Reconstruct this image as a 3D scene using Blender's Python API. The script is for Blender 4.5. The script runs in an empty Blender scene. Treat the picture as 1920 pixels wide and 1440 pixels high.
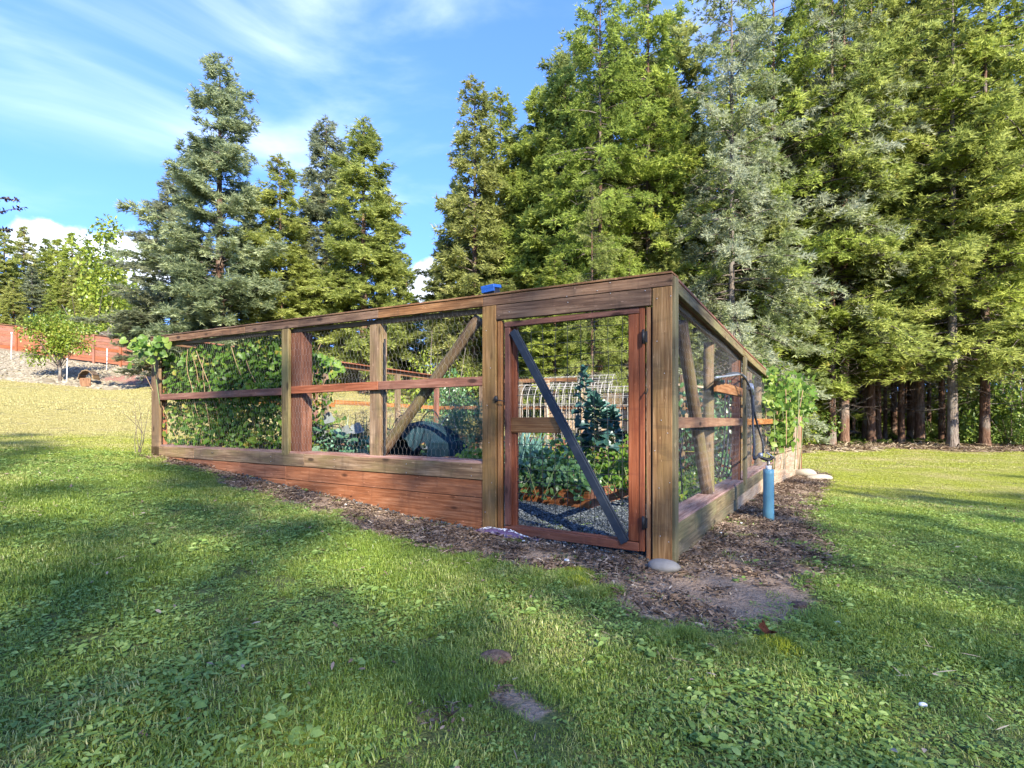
import bpy, bmesh, math, random
import numpy as np
from mathutils import Vector, Matrix
R = math.radians
random.seed(7)
rng = np.random.default_rng(11)
sc = bpy.context.scene
COL = sc.collection

# ------------------------------------------------------------------ camera, sky, sun, exposure
FPX, HZ, CAMZ = 1000.0, 785.0, 1.5
cam_d = bpy.data.cameras.new('camera'); cam = bpy.data.objects.new('camera', cam_d); COL.objects.link(cam)
cam.location = (0, 0, CAMZ); cam.rotation_euler = (R(90), 0, 0)
cam_d.sensor_width = 36; cam_d.lens = 36 * FPX / 1920
cam_d.shift_y = (HZ - 720) / 1920
cam_d.clip_start = 0.05; cam_d.clip_end = 900
sc.camera = cam

SUN_EL = R(29); SUN_AZ = math.atan2(0.40, -0.92)          # azimuth of the sun measured from +Y towards +X
sund = bpy.data.lights.new('sun', 'SUN'); sun = bpy.data.objects.new('sun', sund); COL.objects.link(sun)
sund.energy = 3.3; sund.angle = R(0.5); sund.color = (1.0, 0.93, 0.80)
to_sun = Vector((math.sin(SUN_AZ) * math.cos(SUN_EL), math.cos(SUN_AZ) * math.cos(SUN_EL), math.sin(SUN_EL)))
sun.rotation_euler = to_sun.to_track_quat('Z', 'Y').to_euler()

world = bpy.data.worlds.new('World'); sc.world = world; world.use_nodes = True
wt = world.node_tree; wt.nodes.clear()
def wn(t, **k):
    n = wt.nodes.new(t)
    for a, b in k.items(): setattr(n, a, b)
    return n
sky = wn('ShaderNodeTexSky', sky_type='NISHITA', sun_disc=False)
sky.sun_elevation = SUN_EL; sky.sun_rotation = SUN_AZ; sky.altitude = 200; sky.air_density = 1.0; sky.dust_density = 0.4; sky.ozone_density = 2.2
bgn = wn('ShaderNodeBackground'); bgn.inputs[1].default_value = 0.15
outn = wn('ShaderNodeOutputWorld')
tc = wn('ShaderNodeTexCoord')
mp = wn('ShaderNodeMapping'); mp.inputs['Scale'].default_value = (1.3, 1.3, 4.2); mp.inputs['Rotation'].default_value = (0.0, R(-14), 0.2)
wt.links.new(tc.outputs['Generated'], mp.inputs[0])
nz = wn('ShaderNodeTexNoise'); nz.inputs['Scale'].default_value = 1.7; nz.inputs['Detail'].default_value = 7; nz.inputs['Roughness'].default_value = 0.50; nz.inputs['Distortion'].default_value = 0.5
wt.links.new(mp.outputs[0], nz.inputs['Vector'])
# wisps are denser towards the left of the view
sepw = wn('ShaderNodeSeparateXYZ'); wt.links.new(tc.outputs['Generated'], sepw.inputs[0])
mr = wn('ShaderNodeMapRange'); mr.inputs[1].default_value = -0.75; mr.inputs[2].default_value = 0.25; mr.inputs[3].default_value = 0.09; mr.inputs[4].default_value = -0.05
wt.links.new(sepw.outputs[0], mr.inputs[0])
ad = wn('ShaderNodeMath', operation='ADD'); wt.links.new(nz.outputs[0], ad.inputs[0]); wt.links.new(mr.outputs[0], ad.inputs[1])
cr = wn('ShaderNodeMapRange'); cr.interpolation_type = 'SMOOTHSTEP'; cr.inputs[1].default_value = 0.50; cr.inputs[2].default_value = 0.90; cr.inputs[3].default_value = 0.0; cr.inputs[4].default_value = 0.62
wt.links.new(ad.outputs[0], cr.inputs[0])
# one heap cloud low above the far wood
def heap(dirv, rad, sx):
    dv = Vector(dirv).normalized()
    sub = wn('ShaderNodeVectorMath', operation='SUBTRACT'); sub.inputs[1].default_value = dv; wt.links.new(tc.outputs['Generated'], sub.inputs[0])
    n2 = wn('ShaderNodeTexNoise'); n2.inputs['Scale'].default_value = 16; n2.inputs['Detail'].default_value = 6; wt.links.new(tc.outputs['Generated'], n2.inputs['Vector'])
    sc2 = wn('ShaderNodeVectorMath', operation='MULTIPLY'); sc2.inputs[1].default_value = (sx, sx, 1); wt.links.new(sub.outputs[0], sc2.inputs[0])
    ln = wn('ShaderNodeVectorMath', operation='LENGTH'); wt.links.new(sc2.outputs[0], ln.inputs[0])
    m = wn('ShaderNodeMath', operation='MULTIPLY_ADD'); m.inputs[1].default_value = 0.12; wt.links.new(n2.outputs[0], m.inputs[0])
    m2 = wn('ShaderNodeMath', operation='MULTIPLY'); m2.inputs[1].default_value = -1; wt.links.new(ln.outputs['Value'], m2.inputs[0]); wt.links.new(m2.outputs[0], m.inputs[2])
    r_ = wn('ShaderNodeMapRange'); r_.interpolation_type = 'SMOOTHSTEP'; r_.inputs[1].default_value = 0.06 - rad; r_.inputs[2].default_value = 0.085 - rad; r_.inputs[4].default_value = 0.97; wt.links.new(m.outputs[0], r_.inputs[0])
    return r_
h1 = heap((-0.79, 1, 0.290), 0.070, 0.62); h2 = heap((-0.16, 1, 0.265), 0.05, 0.7)
mx0 = wn('ShaderNodeMath', operation='MAXIMUM'); wt.links.new(h1.outputs[0], mx0.inputs[0]); wt.links.new(h2.outputs[0], mx0.inputs[1])
mx = wn('ShaderNodeMath', operation='MAXIMUM'); wt.links.new(mx0.outputs[0], mx.inputs[0]); wt.links.new(cr.outputs[0], mx.inputs[1])
mixw = wn('ShaderNodeMixRGB'); mixw.inputs[2].default_value = (3.5, 3.75, 4.3, 1)
skt = wn('ShaderNodeMixRGB', blend_type='MULTIPLY'); skt.inputs[0].default_value = 1; skt.inputs[2].default_value = (0.44, 0.59, 0.90, 1)
vm = wn('ShaderNodeVectorMath', operation='MULTIPLY_ADD'); vm.inputs[1].default_value = (1, 1, 0.85); vm.inputs[2].default_value = (0, 0, 0.22); wt.links.new(tc.outputs['Generated'], vm.inputs[0])
vn_ = wn('ShaderNodeVectorMath', operation='NORMALIZE'); wt.links.new(vm.outputs[0], vn_.inputs[0]); wt.links.new(vn_.outputs[0], sky.inputs[0])
wt.links.new(sky.outputs[0], skt.inputs[1]); wt.links.new(skt.outputs[0], mixw.inputs[1]); wt.links.new(mx.outputs[0], mixw.inputs[0])
wt.links.new(mixw.outputs[0], bgn.inputs[0]); wt.links.new(bgn.outputs[0], outn.inputs[0])

sc.view_settings.view_transform = 'Standard'; sc.view_settings.look = 'None'
sc.view_settings.gamma = 1.0; sc.view_settings.exposure = 2.15; sc.view_settings.use_curve_mapping = False
sc.cycles.max_bounces = 6; sc.cycles.diffuse_bounces = 3; sc.cycles.transmission_bounces = 4; sc.cycles.transparent_max_bounces = 8

# ------------------------------------------------------------------ materials
class NT:
    def __init__(s, name):
        s.m = bpy.data.materials.new(name); s.m.use_nodes = True; s.t = s.m.node_tree; s.t.nodes.clear()
        s.out = s.n('ShaderNodeOutputMaterial')
    def n(s, t, **k):
        x = s.t.nodes.new(t)
        for a, b in k.items(): setattr(x, a, b)
        return x
    def l(s, a, b): s.t.links.new(a, b)
    def noise(s, vec, scale, detail=4, rough=0.55, dist=0.0):
        x = s.n('ShaderNodeTexNoise'); x.inputs['Scale'].default_value = scale; x.inputs['Detail'].default_value = detail
        x.inputs['Roughness'].default_value = rough; x.inputs['Distortion'].default_value = dist
        if vec is not None: s.l(vec, x.inputs['Vector'])
        return x.outputs[0]
    def ramp(s, fac, stops):
        x = s.n('ShaderNodeValToRGB'); e = x.color_ramp.elements
        while len(e) < len(stops): e.new(0.5)
        for i, (p, c) in enumerate(stops): e[i].position = p; e[i].color = (*c, 1)
        s.l(fac, x.inputs[0]); return x.outputs[0]
    def rng(s, v, a, b, c=0.0, d=1.0, smooth=False):
        x = s.n('ShaderNodeMapRange'); 
        if smooth: x.interpolation_type = 'SMOOTHSTEP'
        for i, q in enumerate((a, b, c, d)): x.inputs[i + 1].default_value = q
        s.l(v, x.inputs[0]); return x.outputs[0]
    def mix(s, f, a, b, bt='MIX'):
        x = s.n('ShaderNodeMixRGB', blend_type=bt)
        for i, q in enumerate((f, a, b)):
            if isinstance(q, (int, float)): x.inputs[i].default_value = q
            elif isinstance(q, tuple): x.inputs[i].default_value = (*q, 1)
            else: s.l(q, x.inputs[i])
        return x.outputs[0]
    def math(s, op, a, b=0.0):
        x = s.n('ShaderNodeMath', operation=op)
        for i, q in enumerate((a, b)):
            if isinstance(q, (int, float)): x.inputs[i].default_value = q
            else: s.l(q, x.inputs[i])
        return x.outputs[0]
    def attr(s, name): return s.n('ShaderNodeAttribute', attribute_name=name).outputs['Fac']
    def rand(s): return s.n('ShaderNodeObjectInfo').outputs['Random']
    def pos(s): return s.n('ShaderNodeNewGeometry').outputs['Position']
    def obj(s): return s.n('ShaderNodeTexCoord').outputs['Object']
    def mapv(s, v, scale=(1, 1, 1), loc=None):
        x = s.n('ShaderNodeMapping'); x.inputs['Scale'].default_value = scale; s.l(v, x.inputs[0])
        if loc is not None: s.l(loc, x.inputs['Location'])
        return x.outputs[0]
    def hsv(s, col, h=None, sat=None, v=None):
        x = s.n('ShaderNodeHueSaturation'); s.l(col, x.inputs['Color'])
        for nm, q in (('Hue', h), ('Saturation', sat), ('Value', v)):
            if q is None: continue
            if isinstance(q, (int, float)): x.inputs[nm].default_value = q
            else: s.l(q, x.inputs[nm])
        return x.outputs[0]
    def bsdf(s, col, rough=0.7, bump=None, bstr=0.3, bdist=0.01, metal=0.0, spec=0.3):
        p = s.n('ShaderNodeBsdfPrincipled')
        if isinstance(col, tuple): p.inputs['Base Color'].default_value = (*col, 1)
        else: s.l(col, p.inputs['Base Color'])
        if isinstance(rough, (int, float)): p.inputs['Roughness'].default_value = rough
        else: s.l(rough, p.inputs['Roughness'])
        p.inputs['Metallic'].default_value = metal; p.inputs['Specular IOR Level'].default_value = spec
        if bump is not None:
            b = s.n('ShaderNodeBump'); b.inputs['Strength'].default_value = bstr; b.inputs['Distance'].default_value = bdist
            s.l(bump, b.inputs['Height']); s.l(b.outputs[0], p.inputs['Normal'])
        s.l(p.outputs[0], s.out.inputs[0]); return s.m
    def leaf(s, col, trans=0.35, gloss=0.0, tcol=None):
        d = s.n('ShaderNodeBsdfDiffuse'); t = s.n('ShaderNodeBsdfTranslucent'); mx = s.n('ShaderNodeMixShader'); mx.inputs[0].default_value = trans
        s.l(col, d.inputs[0]); s.l(tcol if tcol is not None else col, t.inputs[0]); s.l(d.outputs[0], mx.inputs[1]); s.l(t.outputs[0], mx.inputs[2])
        o = mx.outputs[0]
        if gloss > 0:
            g = s.n('ShaderNodeBsdfGlossy'); g.inputs['Roughness'].default_value = 0.42; g.inputs[0].default_value = (1, 1, 1, 1)
            m2 = s.n('ShaderNodeMixShader'); m2.inputs[0].default_value = gloss; s.l(o, m2.inputs[1]); s.l(g.outputs[0], m2.inputs[2]); o = m2.outputs[0]
        s.l(o, s.out.inputs[0]); return s.m

def randvec(n):
    r = n.rand(); cx = n.n('ShaderNodeCombineXYZ')
    for i, k in enumerate((37.0, 91.0, 53.0)): n.l(n.math('MULTIPLY', r, k), cx.inputs[i])
    return cx.outputs[0]
def wood(name, ca, cb, cc, stain=(0.03, 0.022, 0.015), stain_amt=0.5, moss=None, knots=True, val=(0.8, 1.25)):
    """long axis of every board is its local X: grain, knots and stains run along it"""
    n = NT(name); rv = randvec(n); o = n.obj()
    v = n.mapv(o, (1, 1, 1), rv)
    vg = n.mapv(v, (1.1, 26, 26))
    wv = n.noise(n.mapv(v, (0.9, 5, 5)), 2.0, 3)
    grain = n.noise(vg, 2.2, 7, 0.6, 0.35)
    fine = n.noise(n.mapv(v, (5, 160, 160)), 1.4, 3)
    base = n.ramp(n.mix(0.30, grain, wv), [(0.30, tuple(q * 0.62 for q in ca)), (0.42, ca), (0.52, cb), (0.64, cc), (0.74, tuple(q * 1.15 for q in cc))])
    st = n.rng(n.noise(n.mapv(v, (1.2, 4.5, 4.5)), 1.6, 6, 0.65), 0.47, 0.70, 0, stain_amt, True)
    col = n.mix(st, base, stain)
    if moss is not None:
        mo = n.rng(n.noise(n.mapv(v, (1.0, 3, 3)), 2.3, 5), 0.42, 0.68, 0, 0.7, True)
        col = n.mix(mo, col, moss)
    if knots:
        vo = n.n('ShaderNodeTexVoronoi'); vo.inputs['Scale'].default_value = 1.0; n.l(n.mapv(v, (3.2, 8.5, 8.5)), vo.inputs['Vector'])
        kd = n.rng(vo.outputs['Distance'], 0.10, 0.24, 0.9, 0, True)
        sp = n.n('ShaderNodeSeparateColor'); n.l(vo.outputs['Color'], sp.inputs[0])
        kd = n.math('MULTIPLY', kd, n.math('GREATER_THAN', sp.outputs[0], 0.62))
        col = n.mix(kd, col, tuple(c * 0.28 for c in ca))
    drip = n.rng(n.noise(n.mapv(v, (9, 2.2, 2.2)), 1.0, 5, 0.6), 0.54, 0.66, 0, 0.30, True)
    col = n.mix(drip, col, stain)
    sc_ = n.rng(n.noise(n.mapv(v, (14, 60, 60)), 1.0, 2), 0.70, 0.74, 0, 0.5)
    col = n.mix(sc_, col, tuple(min(1, c * 2.2 + 0.08) for c in cb))
    col = n.hsv(col, None, n.rng(n.rand(), 0, 1, 0.85, 1.12), n.rng(n.rand(), 0, 1, val[0], val[1]))
    col = n.mix(n.rng(fine, 0.3, 0.7, 0.0, 0.35), col, (0.02, 0.014, 0.01))
    return n.bsdf(col, 0.78, n.math('ADD', grain, n.math('MULTIPLY', fine, 0.5)), 0.55, 0.004, spec=0.25)
M = {}
M['weathered'] = wood('weathered_wood', (0.135, 0.068, 0.028), (0.235, 0.135, 0.062), (0.34, 0.215, 0.115), moss=(0.19, 0.12, 0.05))
M['greywood'] = wood('grey_wood', (0.155, 0.092, 0.05), (0.25, 0.16, 0.09), (0.36, 0.25, 0.155), moss=(0.18, 0.135, 0.055))
M['toprail'] = wood('dark_rail_wood', (0.12, 0.056, 0.026), (0.215, 0.112, 0.056), (0.30, 0.175, 0.095), stain_amt=0.55)
M['redplank'] = wood('red_stained_plank', (0.22, 0.082, 0.038), (0.31, 0.130, 0.066), (0.40, 0.195, 0.108), stain=(0.12, 0.05, 0.028), stain_amt=0.45, val=(0.9, 1.12))
M['redrail'] = wood('red_stained_rail', (0.18, 0.062, 0.034), (0.26, 0.10, 0.058), (0.34, 0.16, 0.10), stain=(0.13, 0.055, 0.03), stain_amt=0.4)
M['gatered'] = wood('gate_red_wood', (0.175, 0.055, 0.030), (0.235, 0.083, 0.045), (0.30, 0.12, 0.07), stain=(0.13, 0.04, 0.03), stain_amt=0.45, val=(0.85, 1.1))
M['orange'] = wood('orange_jamb_wood', (0.21, 0.085, 0.03), (0.29, 0.135, 0.052), (0.37, 0.20, 0.09), stain=(0.16, 0.07, 0.03), stain_amt=0.4)
M['brownpost'] = wood('red_brown_post', (0.11, 0.042, 0.024), (0.175, 0.07, 0.038), (0.25, 0.115, 0.066), stain=(0.05, 0.026, 0.018), stain_amt=0.6)
M['mossy'] = wood('mossy_wood', (0.12, 0.085, 0.036), (0.20, 0.15, 0.07), (0.29, 0.225, 0.12), moss=(0.16, 0.15, 0.06))
M['log'] = wood('peeled_log', (0.09, 0.055, 0.032), (0.15, 0.10, 0.06), (0.23, 0.165, 0.11), moss=(0.13, 0.115, 0.045), stain_amt=0.6)
M['sill'] = wood('pinkish_sill', (0.22, 0.115, 0.085), (0.33, 0.20, 0.16), (0.44, 0.29, 0.24), stain=(0.17, 0.06, 0.035), stain_amt=0.6)
M['palewood'] = wood('pale_wood', (0.36, 0.24, 0.13), (0.5, 0.36, 0.22), (0.62, 0.48, 0.32), stain=(0.3, 0.12, 0.05), stain_amt=0.5)
M['farred'] = wood('fence_red', (0.25, 0.088, 0.045), (0.31, 0.12, 0.064), (0.37, 0.155, 0.085), stain=(0.34, 0.11, 0.05), stain_amt=0.3, knots=False, val=(0.93, 1.05))
def painted(name, col, rough=0.55, var=0.25, dirt=(0.05, 0.045, 0.035), amt=0.3, metal=0.0, sc_=9):
    n = NT(name); o = n.obj(); a = n.noise(o, sc_, 6, 0.6); b = n.noise(o, 70, 3)
    c = n.mix(n.rng(a, 0.3, 0.7, 0, var), col, tuple(min(1, q * 1.7 + 0.02) for q in col))
    c = n.mix(n.rng(a, 0.52, 0.72, 0, amt, True), c, dirt)
    return n.bsdf(c, rough, b, 0.25, 0.003, metal, 0.4)
M['brace'] = painted('blue_black_brace', (0.012, 0.019, 0.030), 0.7, 0.5, (0.06, 0.06, 0.06), 0.3)
M['iron'] = painted('dark_iron', (0.025, 0.024, 0.024), 0.5, 0.3, (0.09, 0.035, 0.015), 0.4, 0.4)
M['galv'] = painted('galvanised_steel', (0.42, 0.43, 0.44), 0.4, 0.3, (0.15, 0.12, 0.09), 0.35, 0.7)
M['wire'] = painted('galvanised_wire', (0.30, 0.285, 0.26), 0.5, 0.2, (0.16, 0.11, 0.07), 0.5, 0.3)
M['darkwire'] = painted('dark_grid_wire', (0.035, 0.038, 0.036), 0.5, 0.2, (0.10, 0.05, 0.025), 0.4, 0.3)
M['whitewire'] = painted('white_wire', (0.36, 0.335, 0.28), 0.5, 0.2, (0.3, 0.26, 0.2), 0.3)
M['bluepipe'] = painted('blue_pipe', (0.10, 0.25, 0.32), 0.5, 0.35, (0.20, 0.22, 0.22), 0.6)
M['bluebox'] = painted('blue_plastic', (0.02, 0.10, 0.38), 0.35, 0.2, (0.02, 0.06, 0.2), 0.2)
M['whiteplastic'] = painted('white_plastic', (0.72, 0.72, 0.70), 0.4, 0.1)
M['hose'] = painted('black_hose', (0.035, 0.037, 0.042), 0.5, 0.3, (0.10, 0.095, 0.085), 0.25)
M['brass'] = painted('worn_brass', (0.32, 0.27, 0.20), 0.35, 0.3, (0.1, 0.08, 0.05), 0.3, 0.8)
M['stone'] = painted('river_stone', (0.13, 0.125, 0.12), 0.75, 0.45, (0.11, 0.10, 0.085), 0.6, sc_=14)
M['palestone'] = painted('pale_stone', (0.27, 0.235, 0.18), 0.9, 0.35, (0.22, 0.18, 0.12), 0.5, sc_=3)
M['bark'] = None

def bark(name, a, b, c, lich=(0.30, 0.30, 0.26), la=0.35):
    n = NT(name); o = n.obj(); rv = randvec(n); v = n.mapv(o, (1, 1, 1), rv)
    f = n.noise(n.mapv(v, (9, 9, 1.6)), 2.0, 7, 0.65, 0.5); g = n.noise(v, 1.1, 5)
    col = n.ramp(f, [(0.32, a), (0.52, b), (0.70, c)])
    col = n.mix(n.rng(g, 0.48, 0.68, 0, la, True), col, lich)
    col = n.hsv(col, None, None, n.rng(n.rand(), 0, 1, 0.75, 1.25))
    return n.bsdf(col, 0.9, f, 1.0, 0.06, spec=0.1)
M['bark'] = bark('conifer_bark', (0.045, 0.024, 0.016), (0.14, 0.078, 0.050), (0.25, 0.16, 0.11))
M['palebark'] = bark('pale_bark', (0.08, 0.06, 0.045), (0.19, 0.15, 0.12), (0.31, 0.26, 0.21))
M['twig'] = bark('twig_bark', (0.06, 0.045, 0.035), (0.13, 0.10, 0.08), (0.22, 0.185, 0.15), la=0.5)

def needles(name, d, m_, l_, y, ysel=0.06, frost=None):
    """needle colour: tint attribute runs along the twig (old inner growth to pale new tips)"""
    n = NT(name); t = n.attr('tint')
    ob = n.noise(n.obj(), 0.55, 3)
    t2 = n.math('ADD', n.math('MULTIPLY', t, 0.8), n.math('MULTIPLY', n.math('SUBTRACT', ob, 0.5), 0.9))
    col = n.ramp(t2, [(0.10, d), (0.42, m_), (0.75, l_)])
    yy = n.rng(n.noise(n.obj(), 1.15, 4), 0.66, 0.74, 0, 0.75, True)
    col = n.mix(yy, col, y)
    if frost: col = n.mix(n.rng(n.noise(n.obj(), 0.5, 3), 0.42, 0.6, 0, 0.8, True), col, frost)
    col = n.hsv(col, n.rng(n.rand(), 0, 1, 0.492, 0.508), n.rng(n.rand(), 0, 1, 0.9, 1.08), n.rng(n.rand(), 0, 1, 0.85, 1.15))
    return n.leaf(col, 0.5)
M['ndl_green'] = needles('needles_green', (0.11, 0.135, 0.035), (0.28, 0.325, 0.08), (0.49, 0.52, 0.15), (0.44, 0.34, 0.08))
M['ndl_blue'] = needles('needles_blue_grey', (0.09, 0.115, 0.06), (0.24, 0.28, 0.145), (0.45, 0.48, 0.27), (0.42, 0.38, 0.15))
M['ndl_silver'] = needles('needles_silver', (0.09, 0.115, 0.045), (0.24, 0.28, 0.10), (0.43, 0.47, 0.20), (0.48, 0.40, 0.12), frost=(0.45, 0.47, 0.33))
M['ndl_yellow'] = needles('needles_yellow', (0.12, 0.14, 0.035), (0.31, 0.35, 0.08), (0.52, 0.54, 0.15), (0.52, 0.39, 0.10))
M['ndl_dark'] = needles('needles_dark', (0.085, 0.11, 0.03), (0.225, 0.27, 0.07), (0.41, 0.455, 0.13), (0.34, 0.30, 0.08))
M['ndl_hill_lit'] = needles('needles_hillside_lit', (0.17, 0.19, 0.05), (0.38, 0.41, 0.10), (0.58, 0.58, 0.18), (0.56, 0.42, 0.12))  # brighter copy of the needles: sunlight on the hillside put into the colour
def leafmat(name, a, b, c, trans=0.3, gloss=0.06, sick=None, sa=0.3):
    n = NT(name); t = n.attr('tint'); r = n.rand()
    v = n.math('ADD', n.math('MULTIPLY', t, 0.8), n.math('MULTIPLY', r, 0.2))
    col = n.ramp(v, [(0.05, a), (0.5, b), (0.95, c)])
    col = n.mix(n.rng(n.noise(n.obj(), 60, 3), 0.4, 0.7, 0, 0.3), col, tuple(q * 0.5 for q in a))
    if sick: col = n.mix(n.rng(n.noise(n.pos(), 5.5, 3), 0.56, 0.66, 0, sa, True), col, sick)
    return n.leaf(col, trans, gloss)
M['vine'] = leafmat('vine_leaf', (0.04, 0.095, 0.012), (0.11, 0.22, 0.024), (0.24, 0.35, 0.05), 0.45, 0.015, (0.36, 0.29, 0.05), 0.85)
M['brightvine'] = leafmat('bright_vine_leaf', (0.06, 0.13, 0.02), (0.14, 0.25, 0.035), (0.34, 0.42, 0.08), 0.5, 0.015)
M['kale'] = leafmat('kale_leaf', (0.012, 0.05, 0.04), (0.03, 0.095, 0.075), (0.07, 0.165, 0.125), 0.12, 0.05)
M['squash'] = leafmat('squash_leaf', (0.045, 0.11, 0.05), (0.09, 0.19, 0.10), (0.20, 0.30, 0.20), 0.2, 0.03)
M['mildew'] = leafmat('mildewed_leaf', (0.15, 0.17, 0.16), (0.20, 0.22, 0.21), (0.28, 0.30, 0.28), 0.1, 0.03)
M['fern'] = leafmat('feathery_leaf', (0.05, 0.16, 0.10), (0.10, 0.27, 0.17), (0.20, 0.38, 0.25), 0.35, 0.02)
M['herb'] = leafmat('herb_leaf', (0.03, 0.085, 0.025), (0.07, 0.17, 0.045), (0.15, 0.28, 0.075), 0.3, 0.06)
M['leek'] = leafmat('strap_leaf', (0.06, 0.16, 0.13), (0.11, 0.24, 0.20), (0.20, 0.36, 0.30), 0.2, 0.05)
M['decid'] = leafmat('deciduous_leaf', (0.10, 0.15, 0.015), (0.22, 0.30, 0.03), (0.38, 0.42, 0.06), 0.45, 0.03, (0.45, 0.30, 0.06), 0.6)
M['shrub'] = leafmat('undergrowth_leaf', (0.05, 0.10, 0.018), (0.13, 0.21, 0.035), (0.27, 0.36, 0.06), 0.4, 0.03, (0.33, 0.29, 0.04), 0.5)
M['plum'] = leafmat('plum_leaf', (0.012, 0.008, 0.010), (0.03, 0.015, 0.018), (0.07, 0.035, 0.035), 0.2, 0.05)
M['stem'] = painted('green_stem', (0.14, 0.18, 0.07), 0.6, 0.4, (0.2, 0.14, 0.07), 0.4)
M['canestem'] = painted('cane', (0.30, 0.19, 0.10), 0.7, 0.4, (0.14, 0.08, 0.04), 0.4)

def grassmat():
    n = NT('lawn_blades'); t = n.attr('tint'); p = n.pos(); r = n.rand()
    big = n.noise(n.mapv(p, (1, 1, 0.2)), 0.55, 4, 0.6); mid = n.noise(p, 3.1, 3)
    green = n.ramp(n.math('ADD', n.math('MULTIPLY', t, 0.7), n.math('MULTIPLY', mid, 0.35)), [(0.15, (0.11, 0.17, 0.02)), (0.5, (0.21, 0.30, 0.036)), (0.85, (0.34, 0.42, 0.075))])
    dry = n.ramp(t, [(0.0, (0.34, 0.29, 0.10)), (0.5, (0.52, 0.45, 0.18)), (1.0, (0.64, 0.56, 0.27))])
    sx = n.n('ShaderNodeSeparateXYZ'); n.l(p, sx.inputs[0])
    far = n.math('MULTIPLY', n.rng(sx.outputs[1], 8.0, 16.0, 0.0, 0.30, True), n.rng(sx.outputs[0], 1.0, 7.0, 1.0, 0.25, True))
    lft = n.rng(sx.outputs[0], -3.0, -12.0, 0.0, 0.14, True)
    f = n.math('ADD', n.math('ADD', n.math('ADD', n.math('MULTIPLY', big, 1.0), n.math('MULTIPLY', r, 0.10)), n.math('MULTIPLY', t, 0.16)), n.math('ADD', far, lft))
    sunlit_green = n.mix(n.rng(sx.outputs[1], 6.0, 10.5, 0, 0.95, True), green, n.ramp(t, [(0.1, (0.26, 0.30, 0.03)), (0.9, (0.54, 0.54, 0.08))]))  # sunlit yellow of the lawn further out is put into the blade colour
    col = n.mix(n.rng(f, 0.60, 0.92, 0, 0.92, True), sunlit_green, dry)
    return n.leaf(col, 0.35, 0.03)
M['grass'] = grassmat()
def cloverm():
    n = NT('broadleaf_weed'); t = n.attr('tint'); r = n.rand()
    v = n.math('ADD', n.math('MULTIPLY', t, 0.6), n.math('MULTIPLY', r, 0.4))
    col = n.ramp(v, [(0.05, (0.12, 0.19, 0.035)), (0.5, (0.21, 0.31, 0.06)), (0.95, (0.34, 0.44, 0.12))])
    return n.leaf(col, 0.28, 0.03)
M['clover'] = cloverm()
def chipm(name, stops):
    n = NT(name); v = n.math('ADD', n.math('MULTIPLY', n.attr('tint'), 0.7), n.math('MULTIPLY', n.rand(), 0.3))
    return n.bsdf(n.ramp(v, stops), 0.9, spec=0.1)
M['chip'] = chipm('bark_chips', [(0.05, (0.05, 0.033, 0.023)), (0.4, (0.13, 0.088, 0.06)), (0.72, (0.25, 0.18, 0.13)), (0.97, (0.48, 0.39, 0.29))])
M['straw'] = chipm('dry_straw', [(0.1, (0.20, 0.14, 0.08)), (0.9, (0.50, 0.41, 0.27))])
M['gravelm'] = chipm('crushed_stone', [(0.1, (0.03, 0.038, 0.044)), (0.55, (0.08, 0.095, 0.105)), (0.95, (0.21, 0.225, 0.225))])
M['rock'] = chipm('bank_rock', [(0.1, (0.14, 0.115, 0.08)), (0.55, (0.25, 0.215, 0.155)), (0.95, (0.38, 0.34, 0.26))])

def groundm():
    n = NT('ground_surface'); p = n.pos()
    n1 = n.noise(p, 1.3, 6, 0.6); n2 = n.noise(p, 14, 5, 0.65); n3 = n.noise(p, 60, 3)
    def edge(a, lo=0.35, hi=0.65):
        return n.rng(n.math('ADD', n.attr(a), n.math('MULTIPLY', n.math('SUBTRACT', n2, 0.5), 0.7)), lo, hi, 0, 1, True)
    big = n.noise(n.mapv(p, (1, 1, 0.2)), 0.55, 4, 0.6)
    turf = n.ramp(n2, [(0.3, (0.06, 0.06, 0.025)), (0.5, (0.11, 0.13, 0.04)), (0.7, (0.18, 0.18, 0.065))])
    dry = n.ramp(n2, [(0.3, (0.16, 0.125, 0.06)), (0.5, (0.30, 0.25, 0.11)), (0.7, (0.44, 0.38, 0.18))])
    sx = n.n('ShaderNodeSeparateXYZ'); n.l(p, sx.inputs[0])
    far = n.math('ADD', n.rng(sx.outputs[1], 8.0, 15.0, 0.0, 0.22, True), n.rng(sx.outputs[0], -3, -12, 0, 0.12, True))
    turf = n.mix(n.rng(n.math('ADD', big, far), 0.52, 0.86, 0, 0.95, True), turf, dry)
    soil = n.ramp(n.mix(0.5, n2, n3), [(0.3, (0.16, 0.105, 0.068)), (0.5, (0.29, 0.205, 0.138)), (0.7, (0.42, 0.31, 0.22))])
    grav = n.ramp(n3, [(0.35, (0.04, 0.048, 0.055)), (0.5, (0.11, 0.125, 0.135)), (0.7, (0.25, 0.26, 0.26))])
    fo = n.ramp(n.mix(0.4, n1, n2), [(0.35, (0.09, 0.06, 0.03)), (0.5, (0.21, 0.14, 0.075)), (0.65, (0.34, 0.245, 0.13))])
    bk = n.ramp(n2, [(0.3, (0.13, 0.10, 0.06)), (0.5, (0.24, 0.195, 0.13)), (0.7, (0.35, 0.30, 0.21))])
    red = n.ramp(n2, [(0.35, (0.20, 0.10, 0.07)), (0.65, (0.36, 0.20, 0.15))])
    c = n.mix(edge('soil'), turf, soil); c = n.mix(edge('gravel'), c, grav)
    c = n.mix(edge('forest'), c, fo); c = n.mix(edge('bank'), c, bk); c = n.mix(edge('redm'), c, red)
    return n.bsdf(c, 0.95, n.math('ADD', n2, n3), 0.8, 0.03, spec=0.1)
M['ground'] = groundm()

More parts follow.
